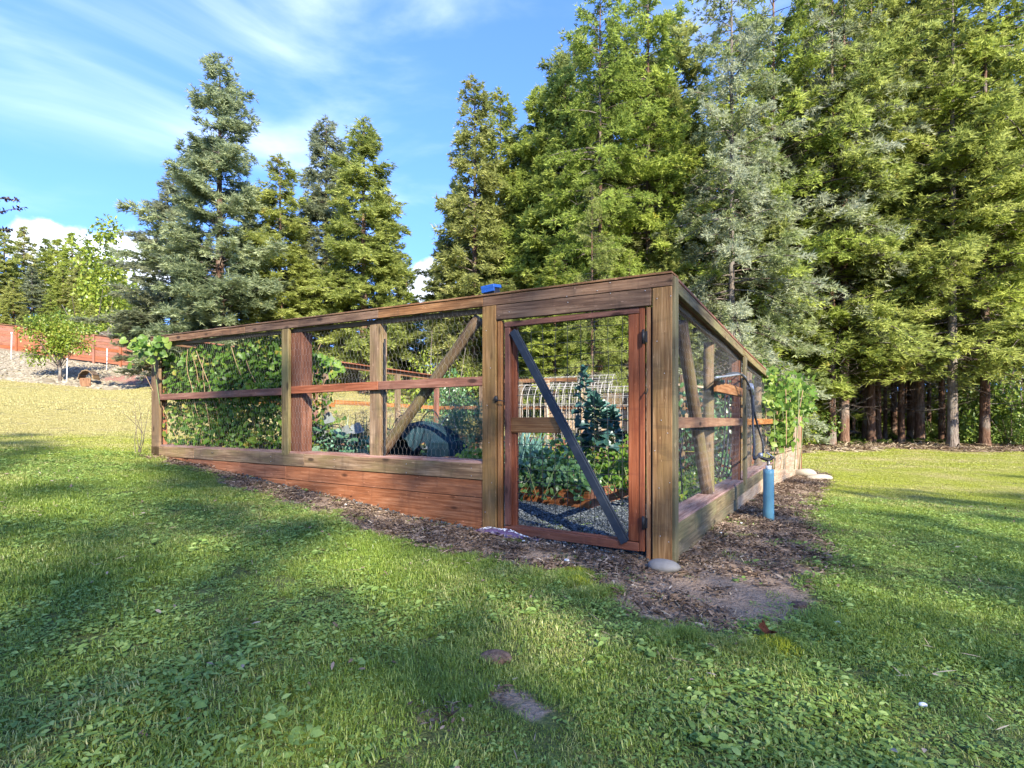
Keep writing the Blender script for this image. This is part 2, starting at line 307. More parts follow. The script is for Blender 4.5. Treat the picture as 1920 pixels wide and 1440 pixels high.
# ------------------------------------------------------------------ object helpers
def tag(o, label=None, cat=None, group=None, kind=None):
    if label: o['label'] = label
    if cat: o['category'] = cat
    if group: o['group'] = group
    if kind: o['kind'] = kind
    return o
def link(name, me, mat=None, parent=None, mw=None):
    o = bpy.data.objects.new(name, me); COL.objects.link(o)
    if mat is not None and me is not None and not me.materials: me.materials.append(M[mat] if isinstance(mat, str) else mat)
    if parent is not None:
        o.parent = parent
        o.matrix_basis = (WM[parent.name].inverted() @ (mw if mw is not None else Matrix.Identity(4)))
    elif mw is not None: o.matrix_basis = mw
    WM[o.name] = mw.copy() if mw is not None else Matrix.Identity(4)
    return o
WM = {}
def thing(name, loc, label, cat, group=None, rz=0.0, parent=None):
    o = bpy.data.objects.new(name, None); COL.objects.link(o); o.empty_display_size = 0.1
    mw = Matrix.Translation(Vector(loc)) @ Matrix.Rotation(rz, 4, 'Z')
    if parent is not None: o.parent = parent; o.matrix_basis = WM[parent.name].inverted() @ mw
    else: o.matrix_basis = mw
    WM[o.name] = mw
    return tag(o, label, cat, group)
def np_mesh(name, V, F, tint=None, smooth=False):
    """V (n,3), F (m,3) or (m,4)"""
    V = np.asarray(V, dtype=np.float32); F = np.asarray(F, dtype=np.int32)
    me = bpy.data.meshes.new(name); k = F.shape[1]
    me.vertices.add(len(V)); me.vertices.foreach_set('co', V.ravel())
    me.loops.add(F.size); me.loops.foreach_set('vertex_index', F.ravel())
    me.polygons.add(len(F)); me.polygons.foreach_set('loop_start', np.arange(0, F.size, k, dtype=np.int32))
    me.polygons.foreach_set('loop_total', np.full(len(F), k, dtype=np.int32))
    if smooth: me.polygons.foreach_set('use_smooth', np.ones(len(F), dtype=bool))
    me.update(calc_edges=True)
    if tint is not None:
        a = me.attributes.new('tint', 'FLOAT', 'FACE'); a.data.foreach_set('value', np.asarray(tint, dtype=np.float32))
    return me
def norm(a): return a / np.maximum(np.linalg.norm(a, axis=-1, keepdims=True), 1e-9)
def tubes(P0, P1, r0, r1=None, k=3):
    """one prism per segment, returns V, F(quads)"""
    P0 = np.atleast_2d(P0).astype(float); P1 = np.atleast_2d(P1).astype(float); n = len(P0)
    r0 = np.broadcast_to(np.asarray(r0, float), (n,)); r1 = r0 if r1 is None else np.broadcast_to(np.asarray(r1, float), (n,))
    d = norm(P1 - P0); ref = np.where(np.abs(d[:, 2:3]) > 0.9, np.array([[1.0, 0, 0]]), np.array([[0, 0, 1.0]]))
    a = norm(np.cross(d, ref)); b = np.cross(d, a)
    ang = np.arange(k) * 2 * np.pi / k
    ring = np.cos(ang)[None, :, None] * a[:, None, :] + np.sin(ang)[None, :, None] * b[:, None, :]
    V = np.concatenate([P0[:, None] + ring * r0[:, None, None], P1[:, None] + ring * r1[:, None, None]], axis=1).reshape(-1, 3)
    i = np.arange(k); j = (i + 1) % k
    f = np.stack([i, j, j + k, i + k], axis=1)
    F = (f[None] + (np.arange(n) * 2 * k)[:, None, None]).reshape(-1, 4)
    return V, F
def pathtube(pts, r, k=8, closed_ends=True):
    """smooth continuous tube along a polyline; r scalar or list"""
    P = np.asarray(pts, float); n = len(P); rr = np.broadcast_to(np.asarray(r, float), (n,))
    T = norm(np.gradient(P, axis=0)); a = np.cross(T[0], [0, 0, 1.0])
    if np.linalg.norm(a) < 0.1: a = np.cross(T[0], [1.0, 0, 0])
    a = a / np.linalg.norm(a); V = []
    for i in range(n):
        a = a - T[i] * a.dot(T[i]); a /= np.linalg.norm(a); b = np.cross(T[i], a)
        for q in range(k):
            w = 2 * math.pi * q / k; V.append(P[i] + rr[i] * (math.cos(w) * a + math.sin(w) * b))
    F = []
    for i in range(n - 1):
        for q in range(k):
            q2 = (q + 1) % k; F.append((i * k + q, i * k + q2, (i + 1) * k + q2, (i + 1) * k + q))
    V = np.array(V)
    if closed_ends:
        me_v = list(map(tuple, V)); faces = F + [tuple(range(k))[::-1], tuple((n - 1) * k + q for q in range(k))]
        me = bpy.data.meshes.new('tube'); me.from_pydata(me_v, [], faces)
        for p in me.polygons: p.use_smooth = len(p.vertices) == 4
        return me
    return np_mesh('tube', V, np.array(F), smooth=True)
def smoothpath(pts, n=24):
    P = np.asarray(pts, float); out = []
    m = len(P)
    for t in np.linspace(0, m - 1, n):
        i = min(int(t), m - 2); f = t - i
        p0, p1, p2, p3 = P[max(i - 1, 0)], P[i], P[i + 1], P[min(i + 2, m - 1)]
        out.append(0.5 * ((2 * p1) + (-p0 + p2) * f + (2 * p0 - 5 * p1 + 4 * p2 - p3) * f * f + (-p0 + 3 * p1 - 3 * p2 + p3) * f ** 3))
    return out
LT = np.array([0, .28, .62, 1.0]); LW = np.array([0, .42, .44, 0])
def leaves(P, D, N, L, W, tint, droop=0.25, fold=0.25):
    """ovate folded leaves: returns V, F(tris), tint; all arrays per leaf"""
    P = np.asarray(P, float); n = len(P); D = norm(np.asarray(D, float)); N = np.asarray(N, float)
    S = norm(np.cross(D, N)); N = norm(np.cross(S, D))
    L = np.broadcast_to(np.asarray(L, float), (n,)); W = np.broadcast_to(np.asarray(W, float), (n,))
    vs = []
    for t, w in zip(LT, LW):
        c = P + D * (L * t)[:, None] - N * (L * droop * t * t)[:, None]
        vs.append(c)
        if w > 0:
            up = N * (W * w * fold)[:, None]
            vs.append(c - S * (W * w)[:, None] + up); vs.append(c + S * (W * w)[:, None] + up)
    V = np.stack(vs, axis=1)      # order: 0 base | 1 c1,2 l1,3 r1 | 4 c2,5 l2,6 r2 | 7 tip
    f = np.array([(0, 2, 1), (0, 1, 3), (1, 2, 5), (1, 5, 4), (1, 4, 6), (1, 6, 3), (4, 5, 7), (4, 7, 6)])
    F = (f[None] + (np.arange(n) * 8)[:, None, None]).reshape(-1, 3)
    return V.reshape(-1, 3), F, np.repeat(tint, 8)
def join(parts):
    Vs, Fs, Ts, o = [], [], [], 0
    for V, F, T in parts:
        if F.shape[1] == 4:
            F = np.concatenate([F[:, [0, 1, 2]], F[:, [0, 2, 3]]]); T = np.concatenate([T, T]) if T is not None else None
        Vs.append(V); Fs.append(F + o); Ts.append(T if T is not None else np.full(len(F), 0.5)); o += len(V)
    return np.concatenate(Vs), np.concatenate(Fs), np.concatenate(Ts)
_bc = {}
def boxmesh(l, w, h, bev=0.004):
    key = (round(l, 3), round(w, 3), round(h, 3))
    if key in _bc: return _bc[key].copy()
    bm = bmesh.new(); bmesh.ops.create_cube(bm, size=1.0)
    for v in bm.verts: v.co = Vector((v.co.x * l, v.co.y * w, v.co.z * h))
    b = min(bev, w * 0.2, h * 0.2)
    if b > 0.0005: bmesh.ops.bevel(bm, geom=bm.edges[:], offset=b, segments=1, affect='EDGES')
    me = bpy.data.meshes.new('board'); bm.to_mesh(me); bm.free(); _bc[key] = me
    return me.copy()
def board(parent, name, A, B, w, h, mat, up=(0, 0, 1), bev=0.004):
    """board from A to B (centre line); h measured along up, w across"""
    A = Vector(A); B = Vector(B); d = (B - A); L = d.length; x = d.normalized(); upv = Vector(up)
    y = upv.cross(x).normalized(); z = x.cross(y).normalized()
    m = Matrix((x, y, z)).transposed().to_4x4(); m.translation = (A + B) / 2
    return link(name, boxmesh(L, w, h, bev), mat, parent, m)
def bar(parent, name, A, B, r, mat, k=10, taper=1.0, wob=0.0, seed=0):
    """round pole built along its local X"""
    A = Vector(A); B = Vector(B); d = B - A; L = d.length; x = d.normalized()
    upv = Vector((0, 0, 1)) if abs(x.z) < 0.95 else Vector((0, 1, 0))
    y = upv.cross(x).normalized(); z = x.cross(y).normalized()
    m = Matrix((x, y, z)).transposed().to_4x4(); m.translation = A
    g = np.random.default_rng(seed); n = 14 if wob else 2
    pts = [(L * i / (n - 1), wob * r * g.normal(), wob * r * g.normal()) for i in range(n)]
    rr = [r * (1 + (taper - 1) * i / (n - 1)) * (1 + wob * 0.4 * g.normal()) for i in range(n)]
    return link(name, pathtube(pts, rr, k), mat, parent, m)
def rockmesh(seed, sx=1, sy=1, sz=1, sub=2, rough=0.25):
    g = np.random.default_rng(seed); bm = bmesh.new(); bmesh.ops.create_icosphere(bm, subdivisions=sub, radius=1)
    ks = [(g.normal(size=3) * 1.6, g.uniform(0, 6), g.uniform(0.3, 1)) for _ in range(6)]
    for v in bm.verts:
        s = 1 + rough * sum(a * math.sin(float(np.dot(k_, v.co)) + p) for k_, p, a in ks) / 3
        v.co = Vector((v.co.x * sx * s, v.co.y * sy * s, v.co.z * sz * s))
    me = bpy.data.meshes.new('rock'); bm.to_mesh(me); bm.free()
    if sub > 1:
        for p in me.polygons: p.use_smooth = True
    return me

# ------------------------------------------------------------------ the lie of the land
CX, CY = 0.301 * 3.94, 3.94                      # outer corner of the garden enclosure
al = math.atan2(620, 1000)
U = np.array([-math.cos(al), math.sin(al)]); Vv = np.array([math.sin(al), math.cos(al)])
def P(u, v, z): return Vector((CX + u * U[0] + v * Vv[0], CY + u * U[1] + v * Vv[1], z))
def uF(px, v=0.0):
    k = (px - 960) / FPX; return (CX + v * Vv[0] - k * (CY + v * Vv[1])) / (k * U[1] - U[0])
def vR(px, u=0.0):
    k = (px - 960) / FPX; return (CX + u * U[0] - k * (CY + u * U[1])) / (k * Vv[1] - Vv[0])
def zat(py, y): return CAMZ + (HZ - py) / FPX * y
def zF(px, py, v=0.0): return zat(py, P(uF(px, v), v, 0).y)
def zR(px, py, u=0.0): return zat(py, P(u, vR(px, u), 0).y)
def W(px, py, Y): return Vector(((px - 960) / FPX * Y, Y, zat(py, Y)))
cps = [(0, 0, .48), (-3, 0, .70), (3, 0, .34), (2, 2, .40), (-3, 3, .72), (-6, 3, .95), (6, 4, .22), (8, 8, .16)]
for px, py, Y in [(1266, 1060, 3.94), (905, 999, 4.85), (530, 909, 6.4), (285, 853, 8.0), (1333, 1004, 4.9), (1382, 962, 6.1), (1453, 914, 9.3), (1503, 889, 13),
                  (1100, 960, 6.3), (980, 925, 7.6),
                  (822, 832, 13.8), (0, 812, 10.5), (0, 766, 14), (0, 712, 30), (250, 737, 30), (0, 657, 36), (250, 691, 35),
                  (580, 694, 33), (650, 712, 32), (760, 736, 31), (900, 755, 31), (1050, 790, 29), (1250, 822, 27), (430, 694, 32)]:
    w_ = W(px, py, Y); cps.append(tuple(w_))
cps += [(12, 12, .12), (15, 24, .33), (23, 24, .35), (9, 24, .35), (4, 22, .6), (30, 45, .9), (10, 45, 1.3), (-10, 50, 5.5), (-35, 50, 8.5), (-60, 72, 15), (-35, 75, 13.5), (-45, 20, 4.5),
        (0, 80, 6), (60, 80, 2), (0, -18, .3), (-22, -15, 1.6), (22, -18, -.3), (-200, 250, 24), (0, 260, 12), (200, 250, 6), (-200, -100, 4), (200, -100, -2), (-60, 0, 4)]
cpa = np.array(cps)
_d = np.linalg.norm(cpa[:, None, :2] - cpa[None, :, :2], axis=2)
_n = len(cpa); A_ = np.zeros((_n + 3, _n + 3)); A_[:_n, :_n] = _d; A_[:_n, _n] = 1; A_[:_n, _n + 1:] = cpa[:, :2]; A_[_n, :_n] = 1; A_[_n + 1:, :_n] = cpa[:, :2].T
_w = np.linalg.solve(A_, np.concatenate([cpa[:, 2], [0, 0, 0]]))
def H(x, y):
    x = np.atleast_1d(np.asarray(x, float)); y = np.atleast_1d(np.asarray(y, float))
    z = _w[_n] + _w[_n + 1] * x + _w[_n + 2] * y
    for i in range(_n): z = z + _w[i] * np.sqrt((x - cpa[i, 0]) ** 2 + (y - cpa[i, 1]) ** 2 + 0.35)
    z = z + 0.012 * np.sin(x * 2.1 + 1.3 * np.sin(y * 1.7)) * np.cos(y * 2.6 + x) + 0.006 * np.sin(x * 7.3 + y * 3.1) * np.sin(y * 8.1 - x * 2)
    return z
def h(x, y): return float(H(x, y)[0])
def uv_of(x, y):
    dx, dy = x - CX, y - CY
    return dx * U[0] + dy * U[1], dx * Vv[0] + dy * Vv[1]
UL, VL = uF(285), 6.74                               # length of the front and of the side
def seg_d(x, y, pts):
    """distance to a polyline"""
    best = np.full(np.shape(x), 1e9)
    for (x0, y0), (x1, y1) in zip(pts[:-1], pts[1:]):
        dx, dy = x1 - x0, y1 - y0; t = np.clip(((x - x0) * dx + (y - y0) * dy) / (dx * dx + dy * dy), 0, 1)
        best = np.minimum(best, np.hypot(x - x0 - t * dx, y - y0 - t * dy))
    return best
def g2(px, py):
    """point on the ground seen at px, py (march along the sight line)"""
    k = (px - 960) / FPX; s = (HZ - py) / FPX
    Y = np.linspace(1.2, 60, 1200); z = CAMZ + s * Y - H(k * Y, Y); i = int(np.argmax(z < 0)) if (z < 0).any() else 1199
    return float(k * Y[i]), float(Y[i])
soilpoly = [g2(*p) for p in [(250, 855), (330, 874), (420, 905), (520, 938), (610, 968), (700, 1000), (790, 1030), (870, 1052), (960, 1068), (1080, 1085), (1130, 1120), (1250, 1175), (1350, 1200), (1440, 1195), (1510, 1140), (1560, 1060), (1545, 1010), (1530, 960), (1545, 920), (1560, 893), (1520, 880)]]
innerpoly = [tuple(P(u, v, 0).xy) for u, v in [(0.6, 9.5), (0.6, 0.3), (UL + 0.3, 0.3)]]
poly = soilpoly + [tuple(P(0.8, 11, 0).xy)] + [tuple(P(0.6, 0.3, 0).xy), tuple(P(UL + .1, 0.3, 0).xy)]
def inside(x, y, pl):
    c = np.zeros(np.shape(x), bool); n = len(pl)
    for i in range(n):
        x0, y0 = pl[i]; x1, y1 = pl[(i + 1) % n]
        if y0 == y1: continue
        c ^= ((y0 > y) != (y1 > y)) & (x < (x1 - x0) * (y - y0) / (y1 - y0) + x0)
    return c
def masks(x, y):
    u, v = uv_of(x, y)
    d = seg_d(x, y, poly + [poly[0]]); ins = inside(x, y, poly)
    soil = np.clip(0.5 + np.where(ins, d, -d) * 1.8, 0, 1)
    for (px, py, r_) in [(930, 1245, 0.07), (960, 1320, 0.13), (1010, 1345, 0.10), (815, 1345, 0.10), (1150, 1180, .05), (560, 1330, .06)]:
        gx, gy = g2(px, py); soil = np.maximum(soil, np.clip(1.1 - np.hypot(x - gx, (y - gy)) / r_, 0, 1))
    grav = np.clip(0.5 + np.minimum(np.minimum(u - 0.05, UL - 0.05 - u), np.minimum(v - 0.02, VL - v)) * 4, 0, 1)
    fe = 20.6 + 1.0 * np.sin(x * 0.5) + 0.5 * np.sin(x * 1.7) - np.clip(x - 14, 0, 30) * 0.10
    forest = np.clip(0.5 + (y - fe) * 0.35, 0, 1) * np.clip((x + 1.5 - (y - 22) * 0.1) * 0.4, 0, 1)
    forest = np.maximum(forest, np.clip(0.5 + (y - 33.5 - 0 * x) * 0.3, 0, 1) * np.clip((x + 18) * .3, 0, 1))
    # rocky bank below the red fence
    be = 29.6 + (x + 29) * 0.02
    bank = np.clip(0.5 + (y - be) * 1.2, 0, 1) * np.clip(0.5 - (y - 37.5) * 0.6, 0, 1) * np.clip((-17.5 - x) * 1.0, 0, 1)
    redm = bank * np.clip(0.5 + (x / y + 0.765) * 30, 0, 1) * np.clip(0.5 + (y - 31.0) * 1.5, 0, 1) * np.clip(0.5 + (33.4 - y) * 1.5, 0, 1)
    return soil, grav, forest, bank, redm
def axis(a, b, c, d, fine, coarse_n):
    mid = np.arange(b, c + fine / 2, fine)
    l = b - (b - a) * (np.linspace(1, 0, coarse_n, endpoint=False) ** 2.6); r = c + (d - c) * (np.linspace(0, 1, coarse_n + 1)[1:] ** 2.6)
    return np.concatenate([l, mid, r])
gx = axis(-320, -12, 12, 320, 0.085, 70); gy = axis(-120, 1.0, 15.0, 420, 0.085, 80)
XX, YY = np.meshgrid(gx, gy); xs, ys = XX.ravel(), YY.ravel(); zs = H(xs, ys)
nx, ny = len(gx), len(gy)
ii = (np.arange(ny - 1)[:, None] * nx + np.arange(nx - 1)[None]).ravel()
gm = np_mesh('ground', np.stack([xs, ys, zs], 1), np.stack([ii, ii + 1, ii + nx + 1, ii + nx], 1), smooth=True)
for nm, vals in zip(('soil', 'gravel', 'forest', 'bank', 'redm'), masks(xs, ys)):
    a = gm.attributes.new(nm, 'FLOAT', 'POINT'); a.data.foreach_set('value', vals.astype(np.float32))
ground = tag(link('ground', gm, 'ground'), kind='structure')

# ------------------------------------------------------------------ conifers
def conifer_meshes(seed, Ht, Rad, base=0.12, droop=0.25, rise=0.25, dens=1.0, prof=0.9, spk=0.20, nb_per_m=9.0, trunk_r=0.22, dead=0, clumpy=0.25, lean=0.0, wid=0.05, up=0.0):
    g = np.random.default_rng(seed)
    nb = int(Ht * (1 - base) * nb_per_m * 1.35)
    hh = base + (1 - base) * (np.arange(nb) + g.uniform(0, 1, nb)) / nb
    hh = np.clip(hh, base, 0.995)
    rel = (1 - hh) / (1 - base)
    L = Rad * (rel ** prof) * (1 - 0.30 * np.clip((rel - 0.75) / 0.25, 0, 1)) * g.uniform(0.62, 1.12, nb) + 0.10
    az = g.uniform(0, 2 * np.pi, nb)
    lob = 1 + clumpy * np.sin(az * 2 + hh * 17) * np.sin(hh * 31 + seed)
    L = L * lob
    el = rise * (1 - rel) * 1.6 + up + g.normal(0, 0.12, nb) + 0.02
    out = np.stack([np.cos(az), np.sin(az), np.zeros(nb)], 1)
    base_p = np.stack([lean * hh * Ht * np.ones(nb), np.zeros(nb), hh * Ht], 1)
    def pos(b, s):
        z = L[b] * (np.sin(el[b]) * s - droop * s ** 1.7 * (0.4 + rel[b]) + 0.10 * droop * s ** 4)
        return base_p[b] + out[b] * (L[b] * s * np.cos(el[b]))[:, None] + np.array([0, 0, 1.0]) * z[:, None]
    # twigs
    ntw = np.maximum(4, (L * 10.5 * dens).astype(int)); B = np.repeat(np.arange(nb), ntw); n = len(B)
    s = g.uniform(0.12, 1.0, n) ** 0.75
    side = np.where(g.uniform(size=n) < 0.5, -1.0, 1.0)
    ang = side * g.uniform(0.5, 1.15, n) * (1 - 0.35 * s)
    ca, sa = np.cos(ang), np.sin(ang)
    o = out[B]; td = np.stack([o[:, 0] * ca - o[:, 1] * sa, o[:, 0] * sa + o[:, 1] * ca, np.full(n, 0.0)], 1)
    tl = (0.30 * L[B] * (1.05 - s) + 0.16 + 0.10 * g.uniform(size=n)) * g.uniform(0.7, 1.2, n)
    tl = np.minimum(tl, 1.1)
    td[:, 2] = -droop * 0.7 + up * 0.5 + g.normal(0, 0.34, n); td = norm(td)
    tp = pos(B, s)
    # sprays along the twigs
    nsp = np.maximum(3, (tl * 11.0 * dens).astype(int)); T = np.repeat(np.arange(n), nsp); m = len(T)
    q = g.uniform(0.1, 1.05, m); sp = tp[T] + td[T] * (tl[T] * q)[:, None]; sp[:, 2] -= droop * 0.25 * tl[T] * q * q
    sp += g.normal(0, 0.045, (m, 3))
    K = 4
    Ls = spk * 1.12 * g.uniform(0.6, 1.25, (m, K)); upv = np.array([0, 0, 1.0])
    f = td[T]; sd = norm(np.cross(f, upv)); upn = np.cross(sd, f)
    a = np.stack([np.full(m, -0.85), np.full(m, -0.28), np.full(m, 0.28), np.full(m, 0.85)], 1) + g.normal(0, 0.2, (m, K))
    e = g.normal(0.08, 0.30, (m, K))
    D = f[:, None] * (np.cos(a) * np.cos(e))[..., None] + sd[:, None] * (np.sin(a) * np.cos(e))[..., None] + upn[:, None] * np.sin(e)[..., None]
    roll = g.normal(0, 0.7, (m, K)); S = norm(np.cross(D, upn[:, None] + np.zeros_like(D))); Nn = np.cross(S, D)
    S = S * np.cos(roll)[..., None] + Nn * np.sin(roll)[..., None]
    b0 = sp[:, None] + np.zeros_like(D)
    v0 = b0 - D * (0.12 * Ls)[..., None]; vm = b0 + D * (0.35 * Ls)[..., None]; v3 = b0 + D * Ls[..., None]
    hw = (wid * 0.46 * g.uniform(0.7, 1.2, (m, K)))[..., None]
    V = np.stack([v0, vm - S * hw, v3, vm + S * hw], axis=2).reshape(-1, 3)
    nf = m * K; F = np.arange(nf * 4).reshape(-1, 4)
    brt = g.uniform(0, 1, nb)
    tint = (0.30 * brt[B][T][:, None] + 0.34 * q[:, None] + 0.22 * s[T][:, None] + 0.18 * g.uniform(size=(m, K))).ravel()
    Vc, Fc, Tc = V, F, np.clip(tint, 0, 1)
    crown = np_mesh('crown', Vc, Fc, Tc)
    # limbs
    segs = []
    ss = np.linspace(0, 1, 5)
    lim = np.arange(nb)
    for a0, a1 in zip(ss[:-1], ss[1:]):
        p0 = pos(lim, np.full(nb, a0)); p1 = pos(lim, np.full(nb, a1)); rr = 0.008 + 0.010 * L
        segs.append(tubes(p0, p1, rr * (1 - a0 * 0.8), rr * (1 - a1 * 0.8), 3))
    if dead:
        nd = dead; dz = g.uniform(0.07, min(0.75, base + 0.42), nd) * Ht; da = g.uniform(0, 6.28, nd); dl = g.uniform(0.5, 2.3, nd)
        prev = np.stack([0 * dz, 0 * dz, dz], 1); dr = np.stack([np.cos(da), np.sin(da), g.uniform(-0.25, 0.15, nd)], 1)
        for k_ in range(3):
            nxt = prev + dr * (dl / 3)[:, None]; segs.append(tubes(prev, nxt, 0.022 * (1 - k_ * .3), 0.022 * (0.7 - k_ * .3) + .002, 3))
            for _ in range(2):
                tw = norm(dr + g.normal(0, 0.7, (nd, 3))); segs.append(tubes(nxt, nxt + tw * (dl * 0.28)[:, None], 0.008, 0.004, 3))
            dr = norm(dr + g.normal(0, 0.2, (nd, 3))); prev = nxt
    Vb, Fb, _ = join([(v, f, None) for v, f in segs])
    limbs = np_mesh('limbs', Vb, Fb)
    zt = np.concatenate([[-0.6, 0, 0.15, 0.5, 1.2], np.linspace(2.2, Ht * 0.985, 12)])
    rt = trunk_r * (1 - 0.93 * np.clip(zt, 0, None) / Ht) * (1 + 0.40 * np.exp(-np.clip(zt, 0, None) * 4))
    pts = [(lean * z + 0.05 * trunk_r * math.sin(z * 0.9 + seed), 0.05 * trunk_r * math.cos(z * 0.7), z) for z in zt]
    k = 12; Vt = []
    for (px_, py_, pz_), r_ in zip(pts, rt):
        for j in range(k):
            w_ = 2 * math.pi * j / k; rr = r_ * (1 + 0.09 * math.sin(3 * w_ + seed) * math.exp(-max(pz_, 0) * 1.3) + g.normal(0, 0.025)); Vt.append((px_ + rr * math.cos(w_), py_ + rr * math.sin(w_), pz_))
    Ft = [(i * k + j, i * k + (j + 1) % k, (i + 1) * k + (j + 1) % k, (i + 1) * k + j) for i in range(len(pts) - 1) for j in range(k)]
    trunk = np_mesh('trunk', np.array(Vt), np.array(Ft), smooth=True)
    trunk.materials.append(M['bark']); limbs.materials.append(M['twig'])
    return trunk, limbs, crown
LIB = {}
LIB['spire'] = conifer_meshes(3, 16, 3.9, base=0.07, droop=0.18, rise=0.35, prof=0.72, dens=1.35, up=0.12, nb_per_m=10, clumpy=0.3, trunk_r=0.24)
LIB['slim'] = conifer_meshes(5, 14, 2.5, base=0.04, droop=0.30, rise=0.3, prof=0.6, dens=1.15, spk=0.19, nb_per_m=13, trunk_r=0.17)
LIB['cone'] = conifer_meshes(8, 15, 3.1, base=0.07, droop=0.28, rise=0.3, prof=0.62, dens=1.25, nb_per_m=14, trunk_r=0.22)
LIB['tall'] = conifer_meshes(13, 24, 4.3, base=0.20, droop=0.34, rise=0.25, prof=0.5, dens=0.78, spk=0.23, nb_per_m=8, trunk_r=0.20, dead=60, clumpy=0.3, wid=0.06)
LIB['tallb'] = conifer_meshes(17, 25, 3.9, base=0.22, droop=0.42, rise=0.2, prof=0.45, dens=0.70, spk=0.24, nb_per_m=7.5, trunk_r=0.175, dead=80, clumpy=0.35, wid=0.06)
LIB['bough'] = conifer_meshes(23, 22, 5.2, base=0.16, droop=0.30, rise=0.3, prof=0.6, dens=0.78, spk=0.22, nb_per_m=5.5, trunk_r=0.22, dead=50, clumpy=0.4, wid=0.055)
LIB['far'] = conifer_meshes(29, 15, 3.3, base=0.08, droop=0.25, rise=0.3, prof=0.8, dens=0.8, spk=0.34, nb_per_m=8.0, trunk_r=0.22, wid=0.10)
LIB['open'] = conifer_meshes(37, 24, 4.0, base=0.12, droop=0.3, rise=0.25, prof=0.6, dens=0.36, spk=0.24, nb_per_m=4.2, trunk_r=0.2, clumpy=0.1, wid=0.06)
_cm = {}
def conifer(name, kind, px, Y, top_py, mat, label, group=None, x=None, wscale=1.0, rz=None, cat='tree', trunkmat=None, z0=None, hgt=None):
    x = (px - 960) / FPX * Y if x is None else x
    gz = h(x, Y) if z0 is None else z0
    trunk, limbs, crown = LIB[kind]
    H0 = {'spire': 16, 'slim': 14, 'cone': 15, 'tall': 24, 'tallb': 25, 'bough': 22, 'far': 15, 'open': 24}[kind]
    ht = hgt if hgt is not None else zat(top_py, Y) - gz
    s = ht / H0
    rz = random.uniform(0, 6.28) if rz is None else rz
    o = thing(name, (x, Y, gz - 0.05), label, cat, group, rz)
    mw = WM[o.name] @ Matrix.Diagonal((s * wscale, s * wscale, s, 1))
    if not crown.materials: crown.materials.append(M['ndl_green'])
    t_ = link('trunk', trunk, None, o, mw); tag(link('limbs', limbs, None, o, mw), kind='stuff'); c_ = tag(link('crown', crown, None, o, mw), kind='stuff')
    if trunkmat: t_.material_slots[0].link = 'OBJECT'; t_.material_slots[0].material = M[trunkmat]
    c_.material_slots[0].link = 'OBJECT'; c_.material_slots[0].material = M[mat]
    return o
# left group
conifer('fir_tree', 'spire', 412, 26, 108, 'ndl_blue', 'tallest blue-grey fir with a pointed top, standing left of the group against the sky', wscale=1.08, rz=2.2)
conifer('fir_tree', 'spire', 325, 29, 330, 'ndl_blue', 'low grey-green fir filling the left foot of the tall blue-grey fir', wscale=1.35, rz=0.8)
conifer('fir_tree', 'slim', 525, 27, 295, 'ndl_yellow', 'short yellowish conifer with a thin tip between two taller groups', wscale=1.25, rz=1.0)
conifer('fir_tree', 'cone', 612, 31, 225, 'ndl_blue', 'blue-green pointed conifer just left of the bright green one', wscale=1.05)
conifer('fir_tree', 'cone', 682, 28, 226, 'ndl_green', 'bright green conical conifer at the right of the left group', wscale=1.15, rz=0.4)
conifer('fir_tree', 'slim', 560, 30, 420, 'ndl_yellow', 'low yellow-green conifer behind the middle of the front fence', wscale=1.3)
conifer('fir_tree', 'spire', 762, 34, 478, 'ndl_dark', 'small dark conifer in the dip between the left group and the wood', wscale=1.0)
conifer('fir_tree', 'spire', 470, 31, 400, 'ndl_blue', 'grey-green conifer half hidden behind the tall blue-grey fir', wscale=1.3)
conifer('fir_tree', 'cone', 730, 33, 400, 'ndl_dark', 'dark green conifer standing behind the bright green one', wscale=0.9)
# middle
conifer('cedar_tree', 'slim', 890, 26, 150, 'ndl_yellow', 'slender sunlit yellow-green cedar at the left edge of the wood', wscale=0.92, rz=0.3)
conifer('cedar_tree', 'slim', 838, 27, 430, 'ndl_green', 'low bright cedar skirt at the very foot of the slender cedar', wscale=1.25)
conifer('fir_tree', 'slim', 938, 27.5, 172, 'ndl_green', 'narrow green conifer right behind the slender yellow-green cedar', wscale=0.85)
conifer('fir_tree', 'cone', 1012, 26, 162, 'ndl_green', 'light green conifer between the slender cedar and the big dark tree', wscale=0.85)
conifer('fir_tree', 'tall', 1125, 22, -60, 'ndl_dark', 'big dark green conifer rising out of the picture above the gate', wscale=0.82, rz=1.2)
conifer('fir_tree', 'bough', 1110, 18.5, 345, 'ndl_green', 'bright green young conifer right behind the gate', wscale=0.72, rz=2.0)
conifer('fir_tree', 'tall', 1215, 24, -90, 'ndl_green', 'green conifer with a dark visible trunk behind the gate corner', wscale=0.9, rz=2.9)
conifer('fir_tree', 'bough', 1372, 21, -120, 'ndl_silver', 'silvery conifer with a pale grey trunk behind the corner post', wscale=0.78, rz=0.9, trunkmat='palebark')
conifer('fir_tree', 'cone', 1310, 23, 330, 'ndl_silver', 'smaller silvery blue conifer beside the pale grey trunk', wscale=1.0)
conifer('fir_tree', 'spire', 1010, 30, 330, 'ndl_dark', 'dark conifer filling the gap behind the light green one', wscale=1.2)
conifer('fir_tree', 'spire', 905, 31, 390, 'ndl_dark', 'dark conifer low behind the slender cedar', wscale=1.1)
